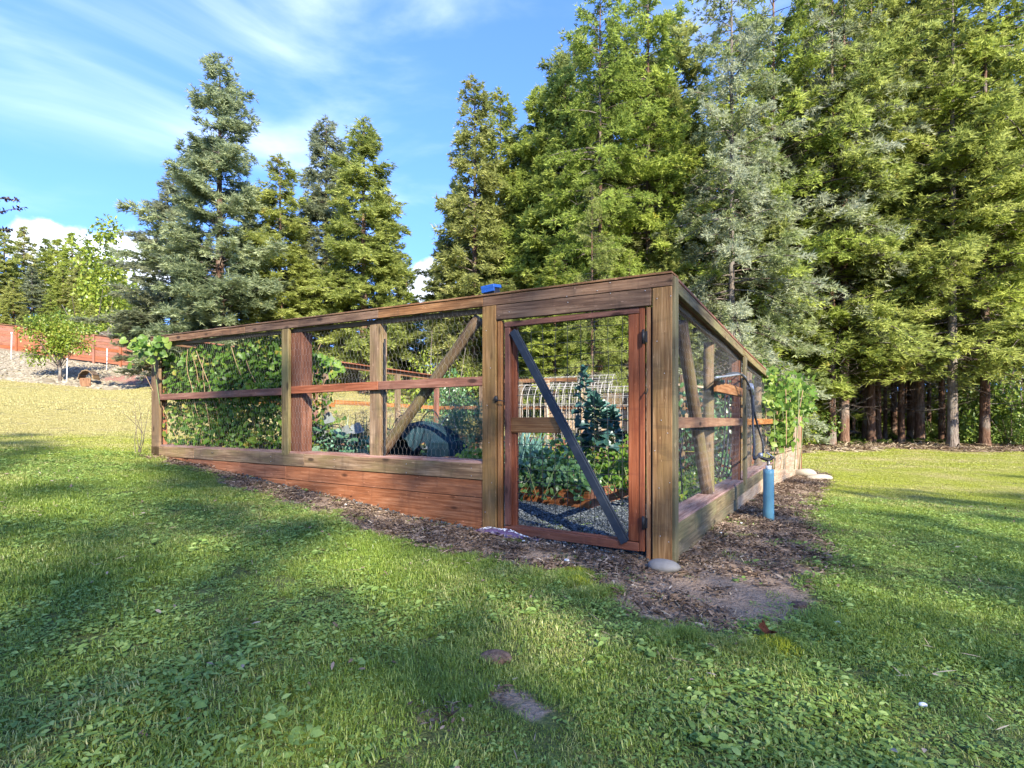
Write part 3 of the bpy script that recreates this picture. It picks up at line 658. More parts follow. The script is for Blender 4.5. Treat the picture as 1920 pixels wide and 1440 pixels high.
for px, Y, ty, kd, mt, ws in [(975, 28, 240, 'cone', 'ndl_green', 1.0), (1060, 25, 130, 'cone', 'ndl_dark', 0.95), (1075, 28, 60, 'spire', 'ndl_dark', 1.0), (860, 30, 330, 'spire', 'ndl_green', .9), (1170, 27, 60, 'cone', 'ndl_dark', 1.1), (1260, 28, 40, 'spire', 'ndl_green', 1.2),
        (1180, 21, 470, 'bough', 'ndl_green', .9), (1040, 20, 480, 'slim', 'ndl_yellow', 1.3), (1250, 22, 430, 'cone', 'ndl_green', 1.0), (950, 23, 520, 'slim', 'ndl_green', 1.2), (1420, 23, 250, 'cone', 'ndl_silver', 1.1), (1470, 26, 120, 'spire', 'ndl_green', 1.2)]:
    conifer('fir_tree', kd, px, Y, ty, mt, {975: 'green conifer between the slender cedar and the light green cone', 1060: 'dark conifer left of the one rising out of the picture', 1075: 'taller dark conifer at the left shoulder of the wood against the sky', 860: 'green conifer showing left of the slender cedar', 1170: 'dark wide conifer behind the gate header', 1260: 'tall green conifer between the corner post and the silvery one',
        1180: 'low bright bough-heavy conifer seen through the gate top', 1040: 'low yellowish conifer behind the blue box side of the gate', 1250: 'small green conifer just over the corner post', 950: 'small narrow conifer above the left gate post', 1420: 'silvery conifer right of the pale grey trunk', 1470: 'green conifer above the end of the side rail'}[px], 'close belt of conifers behind the gate', wscale=ws)
# right wood: trunks that one can tell apart
wood_r = [(1552, 27, 'tall', 'ndl_green'), (1583, 24, 'bough', 'ndl_green'), (1560, 23.5, 'tallb', 'ndl_silver'), (1622, 26, 'tallb', 'ndl_green'), (1634, 24.6, 'tall', 'ndl_yellow'), (1646, 25.5, 'tallb', 'ndl_green'),
          (1676, 28, 'tallb', 'ndl_dark'), (1690, 25, 'tallb', 'ndl_yellow'), (1709, 26.5, 'tall', 'ndl_green'), (1724, 25.2, 'bough', 'ndl_green'), (1766, 25.5, 'tallb', 'ndl_dark'),
          (1786, 22.5, 'bough', 'ndl_yellow'), (1847, 23, 'tall', 'ndl_yellow'), (1935, 22, 'bough', 'ndl_yellow'), (1450, 24, 'bough', 'ndl_green'), (1490, 29, 'tall', 'ndl_dark')]
wl = ['slightly leaning trunk at the left end of the wood, behind the vine', 'thick pale-based trunk nearest the end post of the fence', 'second trunk from the left in the wood, dark and leaning',
      'dark left trunk of the close trio', 'reddish middle trunk of the close trio', 'right trunk of the close trio', 'thinnest trunk standing alone mid wood', 'slim trunk just right of the thinnest one',
      'left trunk of the close pair', 'thicker right trunk of the close pair', 'dark trunk directly left of the big pale one', 'big pale ridged trunk in front of the wood with bright boughs',
      'straight brown trunk right of the big pale one', 'bright green conifer cut by the right edge of the view', 'green conifer behind the far end of the side fence', 'dark conifer behind the vine at the fence end']
for (px, Y, kd, mt), lb in zip(wood_r, wl):
    conifer('conifer_tree', kd, px, Y, 0, mt, 'conifer: ' + lb, 'tall conifers of the right wood', hgt=random.uniform(21, 25), wscale=random.uniform(0.8, 1.0), trunkmat='palebark' if px == 1786 else None)
for k_, (px, Y) in enumerate([(1528, 29), (1570, 30), (1600, 27.5), (1612, 31), (1660, 26.8), (1700, 30), (1742, 27.5), (1755, 31), (1805, 28.5), (1822, 31), (1875, 29), (1895, 27)]):
    conifer('conifer_tree', 'tallb', px, Y, 0, ['ndl_green', 'ndl_yellow', 'ndl_dark'][k_ % 3], 'slim-trunked conifer in the second row of the right wood', 'slim conifers in the second row of the wood', hgt=random.uniform(17, 22), wscale=random.uniform(.6, .8))
back = []
for i in range(26):
    Y = random.uniform(31, 44); px = 1010 + i * 37 + random.uniform(-10, 10)
    back.append((px, Y))
for i, (px, Y) in enumerate(back):
    conifer('conifer_tree', random.choice(['tall', 'tallb', 'far', 'tallb']), px, Y, 0, random.choice(['ndl_green', 'ndl_dark', 'ndl_dark', 'ndl_yellow']),
            'conifer deep in the wood, mostly hidden behind the front trunks', 'conifers deep in the wood', hgt=random.uniform(15, 23), wscale=random.uniform(0.85, 1.1))
# hillside wood, upper left
hill = [(8, 62, 428, 'ndl_yellow'), (45, 66, 425, 'ndl_yellow'), (85, 74, 446, 'ndl_dark'), (108, 72, 447, 'ndl_yellow'), (135, 68, 437, 'ndl_yellow'), (164, 80, 462, 'ndl_dark'), (60, 56, 500, 'ndl_blue'),
        (25, 52, 520, 'ndl_green'), (118, 60, 500, 'ndl_yellow'), (150, 60, 480, 'ndl_yellow'), (185, 66, 490, 'ndl_green'), (-25, 60, 440, 'ndl_green'), (95, 54, 540, 'ndl_green'), (140, 52, 550, 'ndl_yellow'), (228, 66, 500, 'ndl_green'), (5, 50, 560, 'ndl_green'), (205, 52, 545, 'ndl_green'),
        (250, 60, 520, 'ndl_yellow'), (290, 62, 520, 'ndl_green'), (340, 60, 540, 'ndl_green'), (45, 47, 575, 'ndl_yellow'), (170, 48, 570, 'ndl_green'), (75, 47, 590, 'ndl_green')]
for i, (px, Y, ty, mt) in enumerate(hill):
    conifer('conifer_tree', 'far', px, Y, ty, 'ndl_hill_lit' if mt in ('ndl_yellow', 'ndl_green') and i % 4 else mt, {0: 'yellow-green conifer at the left edge of the hillside', 5: 'lone small dark conifer tip poking above the hillside wood', 6: 'grey-green conifer in front of the hillside wood with a bare pale trunk'}.get(i, '%s conifer %s of the hillside, %s' % ({'ndl_yellow': 'yellow-green', 'ndl_green': 'mid green', 'ndl_dark': 'dark green', 'ndl_blue': 'grey-green'}[mt], 'behind the red fence' if Y < 56 else 'high on the slope', 'near the left edge' if px < 100 else 'near the leafy tree' if px < 200 else 'beside the tall fir')),
            'conifers of the hillside wood', wscale=random.uniform(1.15, 1.5), trunkmat='palebark' if i == 6 else None)
# the wood behind the photographer, which shades the foreground
shade = []
for row, (yy_, hh_) in enumerate([(-27, 23.0), (-31, 25.5), (-35, 28.0)]):
    for k_ in range(15):
        xx_ = -14 + k_ * 3.6 + row * 1.2
        if (k_ * 7 + row * 5) % 11 == 3: continue
        shade.append((xx_ + random.uniform(-.8, .8), yy_ + random.uniform(-1, 1), hh_ * random.uniform(.90, 1.06)))
shade += [(-9.6, 6.0, 4.9), (-8.4, 4.6, 3.9), (-14.5, 8.0, 6.0)]
for x, y, ht in shade:
    conifer('conifer_tree', 'open', 0, y, 0, random.choice(['ndl_green', 'ndl_dark']), 'conifer of the wood behind the viewer' if ht > 10 else 'young conifer left of the lawn, just outside the view', 'conifers behind the viewer' if ht > 10 else 'young conifers left of the lawn', x=x, hgt=ht, wscale=random.uniform(0.95, 1.15))

# ------------------------------------------------------------------ leafy trees and undergrowth
def blob_leaves(seed, n, rad, size, lobes=7, shell=0.55, flat=0.8):
    g = np.random.default_rng(seed)
    cs = g.normal(0, 0.45, (lobes, 3)) * np.array([1, 1, flat]); rs = g.uniform(0.35, 0.62, lobes)
    li = g.integers(0, lobes, n); d = norm(g.normal(size=(n, 3))); rr = g.uniform(0, 1, n) ** shell
    Pp = (cs[li] + d * (rs[li] * rr)[:, None]) * rad; Pp[:, 2] *= flat
    D = norm(d + g.normal(0, 0.7, (n, 3)) + np.array([0, 0, -0.2])); N = norm(d * 0.6 + np.array([0, 0, 0.8]) + g.normal(0, 0.4, (n, 3)))
    L = size * g.uniform(0.6, 1.2, n)
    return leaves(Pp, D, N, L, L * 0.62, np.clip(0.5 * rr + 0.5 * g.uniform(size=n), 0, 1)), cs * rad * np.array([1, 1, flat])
def bush_mesh(seed, n=2600, rad=1.0, size=0.09, flat=0.8):
    (V, F, T), _ = blob_leaves(seed, n, rad, size, 9, 0.5, flat); V[:, 2] -= V[:, 2].min() * 0.8
    return np_mesh('foliage', V, F, T)
BU = [bush_mesh(s, 2400, 1.0, 0.10) for s in (1, 2, 3)]
_bm = {}
def bush(name, x, y, r, mat, label, cat='shrub', group=None, sz=1.0, i=None, wood=True):
    i = random.randrange(3) if i is None else i
    if (i, mat) not in _bm:
        c = BU[i].copy(); c.materials.append(M[mat]); _bm[(i, mat)] = c
    o = thing(name, (x, y, h(x, y)), label, cat, group, random.uniform(0, 6.28))
    mw = WM[o.name] @ Matrix.Diagonal((r, r, r * sz, 1))
    link('foliage', _bm[(i, mat)], None, o, mw)
    g = np.random.default_rng(i + 50); tips = g.normal(0, 0.4, (7, 3)) + np.array([0, 0, 0.9])
    if 'bw' not in _bm: v, f = tubes(np.zeros((7, 3)) + g.normal(0, .05, (7, 3)) * np.array([1, 1, 0]), tips, 0.025, 0.008, 4); _bm['bw'] = np_mesh('stems', v, f); _bm['bw'].materials.append(M['twig'])
    link('stems', _bm['bw'], None, o, mw)
    return o
# small deciduous tree on the bank
tx, ty = W(112, 0, 30.5).x, 30.5; tz = h(tx, ty)
st = thing('young_tree', (tx, ty, tz), 'small round yellow-green leafy tree standing on the rocky bank in front of the red fence', 'tree')
for i in range(2):
    g = np.random.default_rng(60 + i)
(V_, F_, T_), cs = blob_leaves(61, 5200, 1.35, 0.15, 14, 0.6, 1.0)
me = np_mesh('foliage', V_, F_, T_); link('foliage', me, 'decid', st, Matrix.Translation((tx, ty, tz + 2.45)))
v, f = tubes(np.array([[0, 0, -.2], [0.02, 0, 0.7]]), np.array([[0.02, 0, 0.7], [0, 0, 1.3]]), 0.09, 0.07, 8); v2, f2 = tubes(np.tile([0, 0, 0.75], (len(cs), 1)), cs + np.array([0, 0, 2.45]), 0.035, 0.012, 4)
vv, ff, _ = join([(v, f, None), (v2, f2, None)]); link('trunk', np_mesh('trunk', vv, ff), 'twig', st, Matrix.Translation((tx, ty, tz)))
# rounded leafy tree on the hillside
for px, Y, py, r_, lb in [(203, 56, 540, 3.6, 'bright yellow-green round leafy tree on the hillside'), (215, 50, 600, 3.0, 'low bright leafy tree behind the end of the red fence')]:
    c = W(px, py, Y); o = thing('leafy_tree', (c.x, Y, h(c.x, Y)), lb, 'tree')
    key = ('decid_big',)
    if key not in _bm:
        (V_, F_, T_), cs = blob_leaves(77, 4200, 1.0, 0.12, 14, 0.45, 1.15); m_ = np_mesh('foliage', V_, F_, T_); m_.materials.append(M['decid']); _bm[key] = m_
    link('foliage', _bm[key], None, o, Matrix.Translation((c.x, Y, c.z)) @ Matrix.Diagonal((r_, r_, r_, 1)))
    link('trunk', pathtube([(0, 0, -.3), (0.1, 0, (c.z - h(c.x, Y)) * .5), (0, 0, c.z - h(c.x, Y))], [0.25, 0.18, 0.1], 8), 'bark', o, Matrix.Translation((c.x, Y, h(c.x, Y))))
for i in range(64):
    px = random.uniform(1490, 1960); Y = random.uniform(30.5, 40); x = (px - 960) / FPX * Y
    bush('shrub', x, Y, random.uniform(0.7, 1.9), random.choice(['shrub', 'shrub', 'decid', 'decid']), 'leafy undergrowth shrub among the trunks of the right wood', 'shrub', 'undergrowth shrubs in the wood', random.uniform(.8, 1.3) * (1.25 if px < 1800 else 1))
for i in range(16):
    px = random.uniform(1000, 1500); Y = random.uniform(22, 32); x = (px - 960) / FPX * Y
    bush('shrub', x, Y, random.uniform(0.8, 1.5), random.choice(['shrub', 'decid', 'herb']), 'sunlit undergrowth shrub behind the enclosure', 'shrub', 'shrubs behind the enclosure', 1.0)
for i, (px, Y) in enumerate([(1536, 26.5), (1566, 27), (1606, 27.5), (1660, 28), (1698, 28.5), (1748, 27), (1768, 29), (1815, 26), (1640, 29.5), (1590, 29)]):  # bright low shrubs added to lighten the dark floor between the trunks
    bush('shrub', W(px, 0, Y).x, Y, random.uniform(.45, .8), ['decid', 'shrub'][i % 2], 'low bright shrub added between the trunks to lighten the right wood', 'shrub', 'low shrubs added between the trunks', random.uniform(.8, 1.2))
bush('shrub', W(805, 0, 24).x, 24, 1.5, 'decid', 'bright yellow-green shrub seen through the fence left of the gate', sz=1.25)
bush('shrub', W(850, 0, 19).x, 19, 1.2, 'herb', 'green shrub behind the back corner of the enclosure', sz=1.2)
for px, Y, r_, s_ in [(1925, 24, 2.2, 1.3), (1875, 26, 2.0, 1.4), (1800, 28, 1.6, 1.5), (1895, 23.0, 1.0, .9)]:
    bush('shrub', W(px, 0, Y).x, Y, r_, 'shrub', 'dense green undergrowth shrub at the right edge of the wood', 'shrub', 'shrubs at the right edge', s_)
for i in range(12):
    px = 430 + i * 36 + random.uniform(-10, 10); Y = random.uniform(36, 42)
    bush('shrub', (px - 960) / FPX * Y, Y, random.uniform(1.2, 2.2), random.choice(['shrub', 'decid', 'herb']), 'shrub along the top edge of the back lawn', 'shrub', 'shrubs along the back lawn', 0.8)
for i in range(10):
    px = 150 + i * 24; Y = random.uniform(39, 43)
    bush('shrub', (px - 960) / FPX * Y, Y, random.uniform(1.5, 2.4), random.choice(['shrub', 'decid']), 'shrub behind the red fence', 'shrub', 'shrubs behind the red fence', 1.1)

# ------------------------------------------------------------------ red board fence, upper left
rf = thing('board_fence', (W(0, 0, 36).x, 36, h(W(0, 0, 36).x, 36)), 'long red-brown horizontal board fence with posts running along the top of the rocky bank', 'fence')
def RFp(t): # along the fence
    a = W(-60, 652, 37.5); b = W(330, 700, 35.0); return a.lerp(b, t)
nbay = 8
for i in range(nbay + 1):
    p = RFp(i / nbay); z = p.z; board(rf, 'post', (p.x, p.y - 0.07, z - 0.3), (p.x, p.y - 0.07, z + 1.92), 0.12, 0.12, 'farred', up=(0, 1, 0))
for i in range(nbay):
    a, b = RFp(i / nbay), RFp((i + 1) / nbay)
    for k in range(9):
        z = 0.10 + k * 0.2 + 0.1
        board(rf, 'board', (a.x, a.y, a.z + z), (b.x, b.y, b.z + z), 0.03, 0.188, 'farred')
    board(rf, 'cap_board', (a.x, a.y - 0.02, a.z + 1.93), (b.x, b.y - 0.02, b.z + 1.93), 0.16, 0.045, 'toprail')
for px, pt, pb in [(21, 626, 662), (200, 657, 688), (270, 665, 695), (125, 675, 699)]:
    Y = 34.0 if px != 125 else 30.2; x = (px - 960) / FPX * Y; z0 = h(x, Y)
    s_ = thing('stake', (x, Y, z0), {21: 'white plastic stake in front of the red fence at the left edge', 200: 'white stake standing right of the small leafy tree', 270: 'white stake beside the vine at the left end of the enclosure', 125: 'short pale stake at the foot of the small leafy tree'}[px], 'stake')
    bar(s_, 'shaft', (x, Y, z0 - 0.1), (x + 0.03, Y, zat(pt, Y)), 0.026, 'whiteplastic', 6); bar(s_, 'cap', (x + 0.03, Y, zat(pt, Y) - .02), (x + 0.03, Y, zat(pt, Y) + .10), 0.045, 'whiteplastic', 6)
# little slatted wooden arch on the bank
Y = 30.3; bx_ = W(166, 0, Y).x; bz_ = h(bx_, Y)
ar = thing('barrel_planter', (bx_, Y, bz_), 'half-round weathered wooden box with an orange front on the bank right of the small tree', 'planter')
for i in range(6):
    a0 = math.pi * (i + 0.5) / 6; cx_, cz_ = 0.42 * math.cos(a0), 0.35 + 0.5 * math.sin(a0)
    board(ar, 'slat', (bx_ + cx_ - .1, Y + 0.4, bz_ + cz_), (bx_ + cx_ + .1, Y - 0.35, bz_ + cz_), 0.04, 0.24, 'greywood', up=(math.sin(a0), 0, math.cos(a0) * -1))
board(ar, 'front_board', (bx_ + .12, Y - 0.38, bz_ - .05), (bx_ + .12, Y - 0.38, bz_ + 0.42), 0.05, 0.6, 'orange', up=(1, 0, 0))
# rocky bank: stones
bankr = tag(link('rocky_bank', rockmesh(5, 0.5, 0.4, 0.2), 'rock', None, Matrix.Translation((-26.5, 30.4, h(-26.5, 30.4)))), kind='structure')
RK = []
for s in range(5):
    m_ = rockmesh(40 + s, 1, random.uniform(.6, .9), random.uniform(.4, .6), 1, 0.35); m_.materials.append(M['rock'])
    a = m_.attributes.new('tint', 'FLOAT', 'FACE'); a.data.foreach_set('value', np.random.default_rng(s).uniform(0.2, 0.8, len(m_.polygons)).astype(np.float32)); RK.append(m_)
for i in range(240):
    Y = random.uniform(29.7, 34.5); px = random.uniform(-20, 290); x = (px - 960) / FPX * Y
    r_ = random.uniform(0.10, 0.30) * (1.1 if Y < 31 else 0.8)
    q = link('stone', random.choice(RK), None, bankr, Matrix.Translation((x, Y, h(x, Y) + r_ * 0.12)) @ Matrix.Rotation(random.uniform(0, 6.3), 4, 'Z') @ Matrix.Diagonal((r_, r_, r_, 1)))
# uprooted stump pile at the top of the back lawn and one above the red fence
def stump(name, c, r, label):
    o = thing(name, (c.x, c.y, c.z), label, 'stump')
    link('root_ball', rockmesh(71, 1.0 * r, 0.5 * r, 0.7 * r, 3, 0.5), 'twig', o, Matrix.Translation((c.x, c.y, c.z + 0.3 * r)))
    g = np.random.default_rng(4)
    for i in range(9):
        d = Vector((g.normal(), g.normal() * .5, abs(g.normal()) * .8)).normalized(); p0 = Vector((c.x, c.y, c.z + 0.3 * r))
        pts = [p0, p0 + d * r * 0.8, p0 + d * r * 1.2 + Vector((g.normal() * .3, 0, g.normal() * .3)) * r]
        link('root', pathtube([tuple(Vector(q) - p0) for q in smoothpath(pts, 7)], np.linspace(0.13 * r, 0.03 * r, 7), 6), 'palebark' if i % 2 else 'twig', o, Matrix.Translation(p0))
x, y = W(600, 0, 31).x, 31; stump('stump', Vector((x, y, h(x, y))), 1.3, 'grey uprooted stump with tangled roots at the top of the back lawn')
x, y = W(635, 0, 32).x, 32; stump('stump', Vector((x, y, h(x, y))), 1.0, 'smaller dark stump right beside the grey uprooted one on the back lawn')
x, y = W(205, 0, 38.2).x, 38.2; stump('stump', Vector((x, y, zat(640, y))), 0.7, 'broken stump with tangled roots showing above the red fence')

# ------------------------------------------------------------------ the garden enclosure
fe = thing('garden_fence', (CX, CY, h(CX, CY)), 'timber and chicken-wire garden enclosure with a red mesh gate, plank base and long top rails', 'fence', rz=math.atan2(U[1], U[0]))
up_u = (U[0], U[1], 0); up_v = (Vv[0], Vv[1], 0)
def topz(u): return 2.577 + 0.019 * u
# fascia (outer face v = 0), in lengths butted at the joints
def run_u(name, u0, u1, v, zf, t, hh, mat, gap=0.0015):
    a, b = P(u0 + gap, v, zf(u0)), P(u1 - gap, v, zf(u1)); return board(fe, name, a, b, t, hh, mat)
uj = [-0.0, uF(905), uF(709), uF(458), UL + 0.05]
for a, b in zip(uj[:-1], uj[1:]): run_u('top_rail', a, b, 0.019, lambda u: topz(u) - 0.045 - 0.004, 0.038, 0.085, 'toprail')
for a, b in zip([uj[0], uj[2], uj[3]], [uj[2], uj[3], uj[4]]): run_u('cap_board', a - (0.0 if a else 0.0), b, 0.085, lambda u: topz(u) + 0.007, 0.185, 0.018, 'toprail')
for a, b in zip([uF(905), uF(541)], [uF(541), UL]): run_u('under_rail', a, b, 0.075, lambda u: topz(u) - 0.115, 0.038, 0.05, 'weathered')
# header over the gate
ug0, ug1 = uF(1221), uF(929.5)
run_u('header_board', ug0, ug1, 0.019, lambda u: topz(u) - 0.094 - 0.066, 0.036, 0.130, 'toprail')
def vpost(name, u0, u1, v0, v1, z0, z1, mat, sz=None):
    return board(fe, name, P((u0 + u1) / 2, (v0 + v1) / 2, z0), P((u0 + u1) / 2, (v0 + v1) / 2, z1), abs(v1 - v0), abs(u1 - u0), mat, up=up_u)
zt_ = topz(0) - 0.094
gz = lambda u, v: h(*P(u, v, 0).xy)
vpost('corner_post', uF(1223), 0.004, 0.0, 0.036, gz(.1, 0) - 0.05, zt_ + 0.0, 'weathered')
vpost('corner_post', 0.040, 0.16, 0.040, 0.16, gz(.1, 0) - 0.05, zt_, 'redrail')
board(fe, 'corner_board', P(0.0, 0.055, gz(0, 0.05) - .05), P(0.0, 0.055, 2.556), 0.10, 0.036, 'mossy', up=up_u)
vpost('gate_post', uF(929.5), uF(904), 0.0, 0.036, gz(1.7, 0) - 0.05, topz(1.7) - 0.094, 'weathered')
vpost('gate_post', uF(927), uF(906), 0.040, 0.13, gz(1.7, 0) - 0.05, topz(1.7) - 0.02, 'redrail')
vpost('jamb', uF(1219), uF(1210.5), 0.012, 0.06, gz(.2, 0) - .05, zt_ - 0.135, 'orange')
vpost('jamb', uF(1223.5), uF(1219.3), 0.03, 0.06, gz(.2, 0) - .05, zt_ - 0.135, 'redrail')
vpost('jamb', uF(939), uF(931), 0.016, 0.06, gz(1.6, 0) - .05, topz(1.6) - 0.23, 'orange')
# left part of the front: stud, posts, logs
zsill = 1.095
vpost('stud', uF(541), uF(528), -0.002, 0.036, zsill - 0.03, topz(4.5) - 0.095, 'mossy')
vpost('post', uF(572, .1), uF(548, .1), 0.055, 0.20, zsill - .02, topz(4.5) - 0.14, 'brownpost')
board(fe, 'dark_strip', P(uF(720, .05), 0.062, zsill + .02), P(uF(720, .05), 0.062, topz(3) - .3), 0.012, 0.022, 'iron', up=up_u)
bar(fe, 'round_post', P(uF(578, 1.9), 1.9, .8), P(uF(578, 1.9), 1.9, zat(636, P(uF(578, 1.9), 1.9, 0).y)), 0.055, 'greywood', 14, 1.0, .02, 77)
vpost('stud', uF(298), UL + 0.02, 0.0, 0.038, zsill - 0.19, topz(7.6) - 0.095, 'weathered')
vpost('post', uF(306, .1), uF(299, .1) + 0.12, 0.045, 0.16, gz(7.6, 0), topz(7.6) - 0.14, 'redrail')
vpost('post', uF(717, .08), uF(697.5, .08), 0.045, 0.15, zsill - .02, topz(3) - 0.14, 'greywood')
vpost('post', uF(414, .45), uF(406, .45), 0.42, 0.50, zsill - .02, topz(6) - 0.25, 'greywood')
pA, pB = P(uF(898, .13), .13, zF(898, 596, .13)), P(uF(716, .13), .13, zF(716, 850, .13))
bar(fe, 'brace_log', pA, pB, 0.052, 'log', 14, 1.08, 0.03, 3)
# mid rails
def midr(u0, u1, z0, z1): board(fe, 'rail', P(u0, 0.02, z0), P(u1, 0.02, z1), 0.034, 0.088, 'redrail')
midr(uF(904.5), uF(708), zF(904, 714.5), zF(708, 723)); midr(uF(708) + .003, uF(545), zF(708, 723), zF(545, 731.5)); midr(uF(527.5), UL - .05, zF(527, 734), zF(296, 745))
# sill and plank base of the front
b0, b1 = uF(904.5), UL + 0.03
for a, b in [(b0, uF(570)), (uF(570), uF(363)), (uF(363), b1)]: run_u('sill_board', a, b, 0.019, lambda u: zsill - 0.078, 0.038, 0.148, 'greywood')
for a, b in [(b0, uF(534)), (uF(534), b1)]: run_u('sill_cap', a, b, 0.12, lambda u: zsill + 0.004, 0.21, 0.024, 'sill')
for a, b in [(b0, uF(534)), (uF(534), b1)]:
    run_u('plank', a, b, 0.030, lambda u: zsill - 0.155 - 0.082, 0.034, 0.160, 'redplank')
for a, b in [(b0, uF(534)), (uF(534), uF(363))]:
    run_u('plank', a, b, 0.030, lambda u: zsill - 0.320 - 0.165, 0.034, 0.326, 'redplank')
# gate
gate = thing('gate', P(uF(1207), 0.0, gz(.25, 0)), None, None, parent=fe); gate['label'] = 'red framed gate with dark wire grid'
def gb(name, A, B, t, hh, mat, up=(0, 0, 1)): return board(gate, name, A, B, t, hh, mat, up)
uR0, uL0 = uF(1207.5), uF(943.5)
gzb, gzt = zF(1207, 1037) , zF(1207, 573)
wr = uF(1181.5) - uR0 - 0.03
gb('stile', P(uR0 + 0.022, 0.035, gzb + 0.005), P(uR0 + 0.022, 0.035, gzt), 0.036, 0.043, 'gatered', up_u)
gb('stile', P(uR0 + 0.044 + 0.044, 0.040, gzb + 0.075), P(uR0 + 0.044 + 0.044, 0.040, gzt - 0.05), 0.036, 0.088, 'gatered', up_u)
gb('stile', P(uL0 - 0.03, 0.035, gzb + 0.080), P(uL0 - 0.03, 0.035, gzt - 0.052), 0.036, 0.055, 'gatered', up_u)
gb('stile', P(uL0 - 0.072, 0.075, gzb + 0.07), P(uL0 - 0.072, 0.075, gzt - 0.05), 0.038, 0.06, 'gatered', up_u)
gb('gate_rail', P(uR0 + 0.045, 0.035, gzt - 0.026), P(uL0, 0.035, gzt - 0.026), 0.036, 0.048, 'gatered')
gb('gate_rail', P(uR0 + 0.045, 0.035, gzb + 0.035), P(uL0, 0.035, gzb + 0.035), 0.036, 0.068, 'gatered')
gb('gate_rail', P(uR0 + 0.045, 0.075, gzb + 0.055), P(uL0, 0.075, gzb + 0.055), 0.040, 0.050, 'gatered')
gb('middle_board', P(uF(1050, .06), 0.055, zF(1050, 797, .05)), P(uF(957, .06), 0.055, zF(957, 797, .05)), 0.03, 0.135, 'orange')
br = gb('diagonal_brace', P(uF(962, .02), 0.008, zF(962, 620)), P(uF(1172, .02), 0.008, zF(1172, 1019)), 0.014, 0.062, 'brace')
gb('diagonal_brace', P(uF(966, .03), 0.030, zF(966, 620)), P(uF(1176, .03), 0.030, zF(1176, 1016)), 0.020, 0.05, 'brace')
# wire grid
segs0, segs1 = [], []
v_ = 0.062
xsw = [973.3, 995.1, 1017.3, 1040.7, 1064.4, 1088.9, 1114, 1139.6, 1166.2]
def wob(p, a=0.004): return np.array(p) + rng.normal(0, a, 3) * np.array([1, 1, 0.6])
for px in xsw:
    u = uF(px, v_); zz = np.linspace(gzb + 0.06, gzt - 0.05, 10); pts = [wob(P(u, v_, z)) for z in zz]
    segs0 += pts[:-1]; segs1 += pts[1:]
zz = np.arange(gzb + 0.36, gzt - 0.06, 0.1085)
for z in zz:
    us = np.linspace(uR0 + 0.08, uL0 - 0.06, 8); pts = [wob(P(u, v_ + .003, z), 0.005) for u in us]
    segs0 += pts[:-1]; segs1 += pts[1:]
v, f = tubes(np.array(segs0), np.array(segs1), 0.0024, None, 4)
o = link('wire_grid', np_mesh('wire_grid', v, f), 'darkwire', gate); tag(o, kind='stuff')
for py0, py1 in [(618, 645), (968, 993)]:
    bar(gate, 'hinge', P(uF(1206.5), -0.004, zF(1206, py1)), P(uF(1206.5), -0.004, zF(1206, py0)), 0.011, 'iron', 10)
    board(gate, 'hinge_leaf', P(uF(1210), 0.009, zF(1206, py1 - 3)), P(uF(1210), 0.009, zF(1206, py0 + 3)), 0.004, 0.028, 'iron', up_u)
link('latch', pathtube([tuple(q) for q in smoothpath([P(uF(930), -0.012, zF(930, 751)), P(uF(938), -0.02, zF(930, 751)), P(uF(949), -0.015, zF(945, 753))], 8)], 0.005, 6), 'iron', gate)
link('latch', rockmesh(3, 0.02, 0.012, 0.03, 2, .3), 'iron', gate, Matrix.Translation(P(uF(931), -0.01, zF(930, 748))))
link('hook', pathtube([tuple(q) for q in smoothpath([P(uF(1208), -0.002, zF(1208, 737)), P(uF(1213), -0.025, zF(1213, 739)), P(uF(1216), -0.02, zF(1213, 732)), P(uF(1214), 0, zF(1213, 729))], 10)], 0.004, 6), 'iron', gate)
# nails and knots on the big posts
nail_m = rockmesh(2, 0.0042, 0.003, 0.0042, 1, 0.0); nail_m.materials.append(M['galv'])
for px, py in [(1232, 640), (1246, 700), (1240, 788), (1252, 812), (1228, 845), (1256, 905), (1236, 915), (1254, 1016), (1238, 1005), (1258, 555), (1232, 560), (912, 620), (920, 690), (914, 760), (917, 830), (922, 905), (910, 960), (1120, 545), (1065, 567), (1063, 556), (1145, 550), (1210, 545), (955, 585), (1144, 530)]:
    link('nail', nail_m, None, fe, Matrix.Translation(P(uF(px), -0.003, zF(px, py))))
for px in (627, 762, 884, 508, 398):
    for dz in (random.uniform(-.05, -.02), random.uniform(-.12, -.09)): link('nail', nail_m, None, fe, Matrix.Translation(P(uF(px), -0.002, zsill + dz - .02)))

# side wall (outer face u = 0)
def run_v(name, v0, v1, u, z0, z1, t, hh, mat, gap=0.0015):
    return board(fe, name, P(u, v0 + gap, z0), P(u, v1 - gap, z1), t, hh, mat)
zr = [(0.04, 2.560), (1.35, 2.455), (3.3, 2.39), (VL, 2.25)]
def ztop(v): return float(np.interp(v, [q[0] for q in zr], [q[1] for q in zr]))
for a, b in [(0.11, 3.3), (3.3, VL + .1)]:
    run_v('top_rail', a, b, 0.019, ztop(a) - 0.05, ztop(b) - 0.05, 0.038, 0.09, 'mossy'); run_v('cap_board', a, b, 0.09, ztop(a) + 0.008, ztop(b) + 0.008, 0.19, 0.024, 'redrail')
    run_v('under_rail', a, b, 0.09, ztop(a) - 0.11, ztop(b) - 0.11, 0.04, 0.06, 'weathered')
zsr = 0.70
run_v('sill_board', 0.11, vR(1398), 0.019, zsr - 0.075, zsr - 0.075, 0.038, 0.145, 'mossy'); run_v('sill_board', vR(1398), VL, 0.019, zsr - 0.075, zsr - 0.085, 0.038, 0.145, 'mossy')
